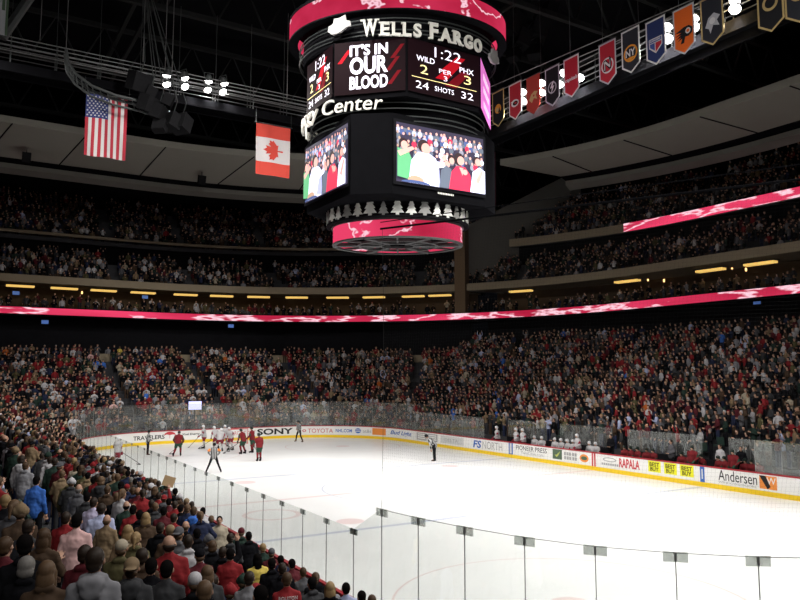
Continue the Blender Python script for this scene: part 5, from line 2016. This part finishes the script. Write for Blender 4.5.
SEATED = []
for dpt, p, n, k, s in chosen:
    bykey.setdefault(k, []).append((s, p, n))
GARM = {'shirt': 'shirt', 'hoodie': 'hoodie', 'jersey': 'jersey', 'jacket': 'jacket'}
for k in sorted(bykey):
    row = sorted(bykey[k], key=lambda q: q[0])
    for i, (s, p, n) in enumerate(row):
        tc = str(rng.choice(TOPW[0], p=TOPW[1]))
        hc = str(rng.choice(HAIRW[0], p=HAIRW[1]))
        hr = str(rng.choice(['short', 'short', 'short', 'short', 'long', 'bob', 'ponytail', 'bald', 'cap', 'capback', 'beanie']))
        tp = str(rng.choice(['shirt', 'jacket', 'jacket', 'hoodie', 'jersey'])) if tc not in ('red', 'maroon', 'dark green') else 'jersey'
        pose = str(rng.choice(['relaxed', 'clap', 'clap', 'low', 'low', 'relaxed', 'hips', 'up'], p=[.2, .26, .16, .15, .1, .08, .045, .005]))
        if PN[hr] != 'hair':
            hc = str(rng.choice(['red', 'black', 'white', 'tan', 'dark green', 'grey']))
            look = '%s-%s' % (hc.replace(' ', '-'), 'hatted' if hr == 'beanie' else 'capped')
        else:
            look = {'bald': 'balding'}.get(hr, hc.replace(' ', '-') + '-haired')
        short = False
        pq = project(p + Vector((0, 0, 1.6)))
        if pq[0] > 205 and pq[1] > 500:
            pose = 'sit' if k > 1 else str(rng.choice(['clap', 'low', 'relaxed']))
            short = True
            if pose == 'sit':
                SEATED.append((p, n))
        lab = '%s fan in %s %s, %s row from glass, %s along from near corner' % (look, tc, GARM[tp], ordinal(k + 1), ordinal(i + 1))
        spectator(p, facing(p, rng.uniform(-.45, .45)), lab, pose, tp, tc, hr, hc, str(rng.choice(['navy', 'black', 'charcoal', 'brown'])), str(rng.choice(['fair', 'fair', 'tanned', 'tanned', 'dark'])),
                  float(rng.uniform(.93, 1.05)) if not short or pose == 'sit' else float(rng.uniform(.87, .92)), float(rng.uniform(.94, 1.08)))


# ------------------------------------------------------------------ the distant crowd: one mass of small figures
def small_person(arms):
    m = MB()

    def lathe(rings, n, mi, cap=True):
        vs, fs = [], []
        for (c, rx, ry, z) in rings:
            for i in range(n):
                a = 2 * math.pi * i / n
                vs.append((c[0] + rx * math.cos(a), c[1] + ry * math.sin(a), z))
        for j in range(len(rings) - 1):
            for i in range(n):
                fs.append((j * n + i, j * n + (i + 1) % n, (j + 1) * n + (i + 1) % n, (j + 1) * n + i))
        if cap:
            fs.append(tuple(range((len(rings) - 1) * n, len(rings) * n)))
        m.add(vs, fs, mi)
    o = (0, 0)
    for s in (-1, 1):
        lathe([((s * .1, 0), .06, .07, .0), ((s * .1, 0), .075, .08, .5), ((s * .09, 0), .09, .1, .9)], 5, 3)
    lathe([(o, .17, .12, .85), (o, .18, .13, 1.0), (o, .19, .13, 1.25), (o, .2, .12, 1.38), (o, .11, .09, 1.48)], 8, 2)
    lathe([(o, .05, .05, 1.46), ((0, .01), .06, .065, 1.54), ((0, .015), .078, .09, 1.62), ((0, .01), .075, .09, 1.68)], 7, 0)
    lathe([((0, -.03), .07, .06, 1.56), ((0, -.015), .086, .088, 1.64), ((0, -.005), .08, .095, 1.71), ((0, -.005), .04, .05, 1.76)], 7, 1)
    for s in (-1, 1):
        e, w_ = arms if arms[0] is not None else (None, None)
        sh = Vector((s * .2, 0, 1.38)); E_ = Vector((s * e[0], e[1], e[2])); W_ = Vector((s * w_[0], w_[1], w_[2]))
        m.tube([sh, E_, W_], [.06, .05, .04], 5, 2)
        d = (W_ - E_).normalized()
        m.tube([W_, W_ + d * .07, W_ + d * .15], [.035, .045, .02], 5, 0)
    v = np.array(m.v, np.float32)
    f4 = [f for f in m.f]
    return v, f4, np.array(m.m, np.int32)


SP = [small_person(a) for a in (((.26, -.02, 1.12), (.26, .1, .9)), ((.29, .08, 1.14), (.07, .28, 1.27)), ((.28, .03, 1.13), (.10, .22, 1.04)), ((.30, .12, 1.5), (.24, .18, 1.76)))]
far_mats, fidx = [], {}


def fmat(m):
    if m.name not in fidx:
        fidx[m.name] = len(far_mats)
        far_mats.append(m)
    return fidx[m.name]


V_, LT, LS, MI = [], [], [], []
nv = 0
prep = []
for v, f, mi in SP:
    prep.append((v, np.concatenate([np.array(q, np.int32) for q in f]), np.array([len(q) for q in f], np.int32), mi))
for p, n, tier, k in far:
    i = int(rng.choice([0, 1, 2, 3], p=[.25, .48, .24, .03]))
    v, lv, lt, mi = prep[i]
    TW = FARW if tier == 'low' else UPW
    tc = str(rng.choice(TW[0], p=TW[1]))
    hc = str(rng.choice(HAIRW[0], p=HAIRW[1]))
    hm = MH[hc] if rng.random() > .14 else MC[str(rng.choice(['red', 'white', 'black', 'dark green']))]
    lut = np.array([fmat(MS[str(rng.choice(['fair', 'fair', 'tanned', 'tanned', 'dark'], p=[.35, .3, .2, .12, .03]))]), fmat(hm), fmat(MC[tc]), fmat(MC[str(rng.choice(['navy', 'black', 'charcoal', 'brown']))])], np.int32)
    fa = math.atan2(n.x, n.y)
    d = PLAY - p
    fb = math.atan2(d.x, d.y)
    a = -(fa + .5 * math.atan2(math.sin(fb - fa), math.cos(fb - fa)) + rng.uniform(-.35, .35))
    c_, s_ = math.cos(a), math.sin(a)
    sc_ = rng.uniform(.92, 1.06)
    sitting = rng.random() < (.12 if tier in ('low', 'concourse') else .45)
    q = np.empty_like(v)
    wx = rng.uniform(.95, 1.15)
    q[:, 0] = (v[:, 0] * wx * c_ - v[:, 1] * s_) * sc_ + p.x
    q[:, 1] = (v[:, 0] * wx * s_ + v[:, 1] * c_) * sc_ + p.y
    q[:, 2] = v[:, 2] * sc_ + p.z
    if sitting:
        q[:, 2] = p.z + np.maximum(v[:, 2] * sc_ - .42, v[:, 2] * .02)
    V_.append(q); LT.append(lt); LS.append(lv + nv); MI.append(lut[mi])
    nv += len(v)
V_ = np.concatenate(V_); LS = np.concatenate(LS); LT = np.concatenate(LT); MI = np.concatenate(MI)
me = bpy.data.meshes.new('crowd')
me.vertices.add(len(V_)); me.vertices.foreach_set('co', V_.ravel())
me.loops.add(len(LS)); me.loops.foreach_set('vertex_index', LS)
me.polygons.add(len(LT))
st = np.concatenate([[0], np.cumsum(LT)[:-1]]).astype(np.int32)
me.polygons.foreach_set('loop_start', st)
me.polygons.foreach_set('loop_total', LT)
for m_ in far_mats:
    me.materials.append(m_)
me.polygons.foreach_set('material_index', MI)
me.polygons.foreach_set('use_smooth', np.ones(len(LT), bool))
me.update(calc_edges=True)
tag(link('crowd', me), 'thousands of distant spectators filling the lower bowl, suites and upper decks', 'crowd', None, 'stuff')
print('CROWD', len(far), 'near', len(chosen), 'placed', len(placed), 'verts', len(V_))

# ------------------------------------------------------------------ hockey players, officials, benches
JWHITE = mat('jersey_white', (.46, .45, .46), .85, noise=.04)
JRED = mat('jersey_red', (.15, .009, .013), .85, noise=.06)
JGREEN = mat('jersey_green', (.012, .05, .03), .85, noise=.06)
JMAROON = mat('jersey_maroon', (.20, .015, .03), .85, noise=.06)
SUIT = mat('suit_black', (.012, .012, .014), .8, noise=.1)
STRIPE = stripe_mat('official_stripes', (.40, .40, .40), (.012, .012, .012), 3.3)
HELW = mat('helmet_white', (.70, .70, .72), .35, noise=.03)
HELB = mat('helmet_black', (.015, .015, .017), .3, noise=.05)
HELR = mat('helmet_green', (.010, .02, .015), .3, noise=.05)
STICK = mat('stick_black', (.03, .025, .02), .5, noise=.1)
BLADE = mat('stick_tape', (.06, .06, .06), .8, noise=.1)
PL = {'skate': build_person('skate', 'stick', 'stick', 'skate', .35, 1.12, .016, 'jersey', True),
      'stride': build_person('stride', 'stick', 'stick', 'stride', .45, 1.12, .016, 'jersey', True),
      'up': build_person('upright', 'relaxed', 'stick', 'stand', .08, 1.12, .016, 'jersey', True),
      'sit': build_person('sitting', 'knees', 'knees', 'sit', .18, 1.12, .018, 'jersey', True)}
for k, q in PL.items():
    q['helmet'] = hair_mesh('helmet', q['headfn'])
    me = q['top']
    zs = np.array([v.co.z for v in me.vertices])
    z0 = zs.min()
    for m_ in (M_BLACK, M_BLACK):
        me.materials.append(m_)
    for pg in me.polygons:
        z = pg.center.z
        pg.material_index = 1 if z0 + .03 < z < z0 + .20 else (2 if abs(pg.center.x) > .27 and z < 1.35 and int((pg.center - Vector((0, 0, 1.4))).length * 9) % 3 == 0 else 0)
OFF = {'wide': build_person('wide', 'hips', 'hips', 'wide', .25, 1.0, .016, 'shirt'), 'bend': build_person('bend', 'knees', 'knees', 'stand', .75, 1.0, .016, 'shirt'),
       'stand': build_person('officialstand', 'low', 'relaxed', 'stand', .05, 1.0, .016, 'shirt'), 'leanref': build_person('leaning', 'low', 'low', 'wide', .15, 1.0, .016, 'shirt')}
for q in OFF.values():
    q['helmet'] = hair_mesh('helmet', q['headfn'])


def slots(o, ms):
    for i, m_ in enumerate(ms):
        o.material_slots[i].link = 'OBJECT'
        o.material_slots[i].material = m_
    return o


def player(name, label, pose, loc, rz, team, group, scale=1.0, stick=None):
    q = PL[pose]
    o = link(name, q['body'], None, loc)
    o.rotation_euler = (0, 0, rz)
    o.scale = (scale,) * 3
    tag(o, label, 'person', group)
    setmat(o, MS['fair'])
    a, b, c, pn, sk, hl, gl = {'white': (JWHITE, JMAROON, JMAROON, JMAROON, JWHITE, HELW, JMAROON), 'red': (JRED, JGREEN, JGREEN, JGREEN, JRED, HELR, JGREEN)}[team]
    slots(link('jersey', q['top'], o), (a, b, c))
    setmat(link('hockey_pants', q['trousers'], o), pn)
    setmat(link('socks', q['shoes'], o), sk if team == 'white' else JRED)
    setmat(link('helmet', q['helmet'], o), hl)
    setmat(link('gloves', q['gloves'], o), gl)
    link('skates', q['skates'], o)
    if stick:
        mtx = Matrix.Translation(Vector(loc)) @ Matrix.Rotation(rz, 4, 'Z') @ Matrix.Scale(scale, 4)
        U = lean_fn({'skate': .35, 'stride': .45, 'up': .08, 'sit': .18}[pose])
        h1 = U((.20, .34, .98)); h2 = U((-.20, .36, .96))
        tip = Vector((stick * .75, 1.15, .06))
        d = (h1 - tip).normalized() if stick < 0 else (h2 - tip).normalized()
        hand = h1 if stick < 0 else h2
        base_ = mtx @ tip
        b = MB(); rot = (mtx.to_3x3())
        b.tube([Vector((0, 0, 0)), rot @ (hand + d * .28 - tip)], .016, 6)
        s_ = link('hockey_stick', None, None, base_)
        tag(s_, 'hockey stick held by the ' + label, 'hockey stick', 'hockey sticks')
        b.build('shaft', STICK, s_)
        b = MB(); e1 = rot @ Vector((-stick * .30, .06, .0)); b.tube([Vector((0, 0, .0)), e1 * .5 + Vector((0, 0, -.01)), e1], [.03, .035, .03], 6); b.build('blade', BLADE, s_)
    return o


def official(name, label, pose, loc, rz, band=None, scale=1.0):
    q = OFF[pose]
    o = link(name, q['body'], None, loc)
    o.rotation_euler = (0, 0, rz); o.scale = (scale,) * 3
    tag(o, label, 'person', 'striped officials on the ice')
    setmat(o, MS['fair'])
    setmat(link('striped_shirt', q['top'], o), STRIPE)
    setmat(link('trousers', q['trousers'], o), SUIT)
    setmat(link('skates', q['shoes'], o), M_BLACK)
    setmat(link('helmet', q['helmet'], o), HELB)
    if band:
        b = MB()
        U = lean_fn({'wide': .25, 'leanref': .15}.get(pose, .05))
        for s in (-1, 1):
            a, c = U((s * .235, -.015, 1.36)), U((s * .33, -.045, 1.24))
            b.tube([a, c], .085, 12)
        b.build('armband', mat('armband_orange', (.75, .25, .06), .8, noise=.05), o)
    return o


def face_to(p, q):
    return -math.atan2(q[0] - p[0], q[1] - p[1])


GR, GW = 'red-jerseyed players on the ice', 'white-jerseyed players on the ice'
player('hockey_player', 'white-jerseyed player leaning on the left boards, seen through the glass', 'up', (1.6, 46.9, 0), face_to((1.6, 46.9), (9, 54)), 'white', GW, 1.08, 1)
official('linesman', 'striped linesman standing in front of the far boards lettering, near the left corner', 'stand', (4.8, 53.1, 0), face_to((4.8, 53.1), (10, 53)))
player('hockey_player', 'red-jerseyed player skating at left with stick out to the left', 'stride', (6.4, 51.0, 0), face_to((6.4, 51), (2, 44)) + 3.3, 'red', GR, 1.04, -1)
for k, (x, y, ps, hd, lab) in enumerate([(9.6, 55.6, 'up', 1.2, 'white-jerseyed player at the left of the goalmouth scrum'), (10.2, 54.4, 'skate', .4, 'white-jerseyed player bent over in the goalmouth scrum'),
                                      (9.9, 52.6, 'stride', -.6, 'white-jerseyed player in front of the goalmouth scrum'), (11.0, 53.3, 'skate', 2.2, 'white-jerseyed player at the right of the goalmouth scrum'),
                                      (11.3, 55.8, 'skate', 2.9, 'white-jerseyed player deep behind the goalmouth scrum')]):
    player('hockey_player', lab, ps, (x, y, 0), hd, 'white', GW, 1.02, (-1) ** k)
player('hockey_player', 'red-jerseyed player crowding the right of the goalmouth scrum', 'skate', (10.9, 50.2, 0), .5, 'red', GR, 1.05, -1)
player('hockey_player', 'red-jerseyed player standing tall behind the front red player', 'up', (11.75, 50.7, 0), .9, 'red', GR, 1.08, None)
player('hockey_player', 'red-jerseyed player nearest the camera showing his back', 'up', (10.3, 45.4, 0), .1, 'red', GR, 1.05, 1)
official('referee', 'referee with orange armbands standing with legs wide apart', 'wide', (6.0, 41.4, 0), face_to((6, 41.4), (10, 53)), True, .99)
official('linesman', 'striped linesman beside the large black lettering on the far boards', 'leanref', (18.2, 56.9, 0), 1.9, None, 1.02)
official('linesman', 'striped linesman bending forward by the far right boards', 'bend', (20.3, 39.3, 0), face_to((20.3, 39.3), (10, 52)), None, 1.12)

# goal
g = empty('goal', (12.95, 57.6, 0), 'red framed hockey goal with white net behind the scrum', 'goal')
b = MB()
b.tube([(-.915, 0, 0), (-.915, 0, 1.22), (.915, 0, 1.22), (.915, 0, 0)], .03, 8)
b.tube([(-.915, 0, 0.03), (-.75, .75, .03), (0, 1.0, .03), (.75, .75, .03), (.915, 0, .03)], .03, 8)
b.tube([(-.915, 0, 1.22), (-.6, .4, 1.2), (0, .55, 1.2), (.6, .4, 1.2), (.915, 0, 1.22)], .02, 8)
b.build('frame', mat('goal_red', (.55, .02, .02), .4, noise=.04), g)
b = MB()
lo_ = [Vector((-.915, 0, .03)), Vector((-.75, .75, .03)), Vector((0, 1.0, .03)), Vector((.75, .75, .03)), Vector((.915, 0, .03))]
hi_ = [Vector((-.915, 0, 1.22)), Vector((-.6, .4, 1.2)), Vector((0, .55, 1.2)), Vector((.6, .4, 1.2)), Vector((.915, 0, 1.22))]
for j in range(9):
    b.tube([p.lerp(q, j / 8) for p, q in zip(lo_, hi_)], .006, 4)
for i in range(4):
    for q in range(6):
        b.tube([lo_[i].lerp(lo_[i + 1], q / 6), hi_[i].lerp(hi_[i + 1], q / 6)], .006, 4)
b.build('net', FWHITE, g)

# benches on the far side
def bench(s0, s1, lab):
    p0, n = outline(s0); p1, _ = outline(s1)
    y0, y1 = p0.y, p1.y
    r = empty('players_bench', (W + .9, (y0 + y1) / 2, 0), lab, 'bench')
    b = MB(); b.box((.05, 0, .14), (1.55, abs(y1 - y0), .28)); b.build('platform', M_DSTEEL, r)
    b = MB(); b.box((.15, 0, .70), (.38, abs(y1 - y0) - .4, .06)); b.build('seat', M_STEEL, r)
    b = MB()
    for q in np.linspace(-.45, .45, 5):
        b.box((.15, (y1 - y0) * q, .48), (.3, .08, .40))
    b.build('support', M_DSTEEL, r)
    b = MB(); b.box((.80, 0, .72), (.06, abs(y1 - y0), 1.0)); b.build('back_wall', M_BLACK, r)


bench(34.1, 43.9, 'long visiting players bench behind the far boards left of the red line')
bench(44.9, 54.6, 'long home players bench behind the far boards right of the red line')
k = 0
for s in (34.5, 36.6, 37.3, 38.0, 38.7, 40.0, 40.6, 41.2, 41.7, 42.5, 43.1, 43.6):
    k += 1
    p, n = outline(s)
    ps = random.choice(['sit', 'sit', 'up'])
    player('bench_player', 'white-helmeted player in white on the visiting bench, %s from the far end' % ordinal(k), ps, (W + (.98 if ps == 'sit' else .48), p.y, .28), math.pi / 2 + random.uniform(-.5, .3), 'white', 'white team on its bench', 1.0)
k = 0
for s in (45.9, 46.4, 46.9, 47.5, 48.0, 49.9, 50.4, 50.9, 51.2, 52.2, 52.55, 52.9, 53.3, 53.65, 54.0, 54.35):
    k += 1
    p, n = outline(s)
    ps = random.choice(['sit', 'sit', 'up'])
    player('bench_player', 'red-jerseyed player on the home bench, %s from the red line' % ordinal(k), ps, (W + (.98 if ps == 'sit' else .48), p.y, .28), math.pi / 2 + random.uniform(-.5, .3), 'red', 'red team on its bench', .98)
for k, (s, c, lab) in enumerate(((35.6, 'black', 'coach in a black suit behind the visiting bench near its far end'), (39.3, 'charcoal', 'coach in a charcoal suit behind the middle of the visiting bench'),
                                 (44.35, 'black', 'trainer in black standing by the red line between the benches'), (48.8, 'grey', 'coach in a grey suit behind the home bench'), (53.1, 'black', 'coach in a black suit near the near end of the home bench'),
                                 (51.9, 'white', 'assistant in a white shirt by the blue line marking'))):
    p, n = outline(s)
    o = spectator((W + 1.42, p.y, .28), math.pi / 2 + random.uniform(-.4, .4), lab, 'low', 'jacket', c, 'short', 'dark brown', 'black', 'fair', 1.03, 1.0, 'coaches behind the benches')
    o.name = 'coach'

# empty seats where nobody stands
st_ = MB(); st_.box((0, .02, .44), (.46, .42, .07)); SEATP = st_.mesh('seat', M_SEAT)
st_ = MB(); st_.box((0, -.20, .66), (.46, .06, .46), Matrix.Rotation(-.15, 3, 'X')); SEATB = st_.mesh('backrest', M_SEAT)
st_ = MB(); st_.box((0, -.10, .2), (.08, .2, .4)); SEATL = st_.mesh('leg', M_DSTEEL)
vac.sort(key=lambda q: q[3][2])
for k, (p, n, tier, pr) in enumerate(vac[:90]):
    r = empty('stadium_seat', p, 'empty dark green folding seat among the standing crowd', 'seat', 'empty seats', -math.atan2(n.x, n.y))
    link('seat', SEATP, r); link('backrest', SEATB, r); link('leg', SEATL, r)
for k, (p, n) in enumerate(SEATED):
    d = PLAY - p
    r = empty('stadium_seat', p, 'dark green folding seat under a seated fan beside the near glass', 'seat', 'seats under seated fans', -math.atan2(d.x, d.y))
    link('seat', SEATP, r, (0, .1, -.10)); link('backrest', SEATB, r, (0, -.02, -.08)); link('leg', SEATL, r, (0, .02, -.05))
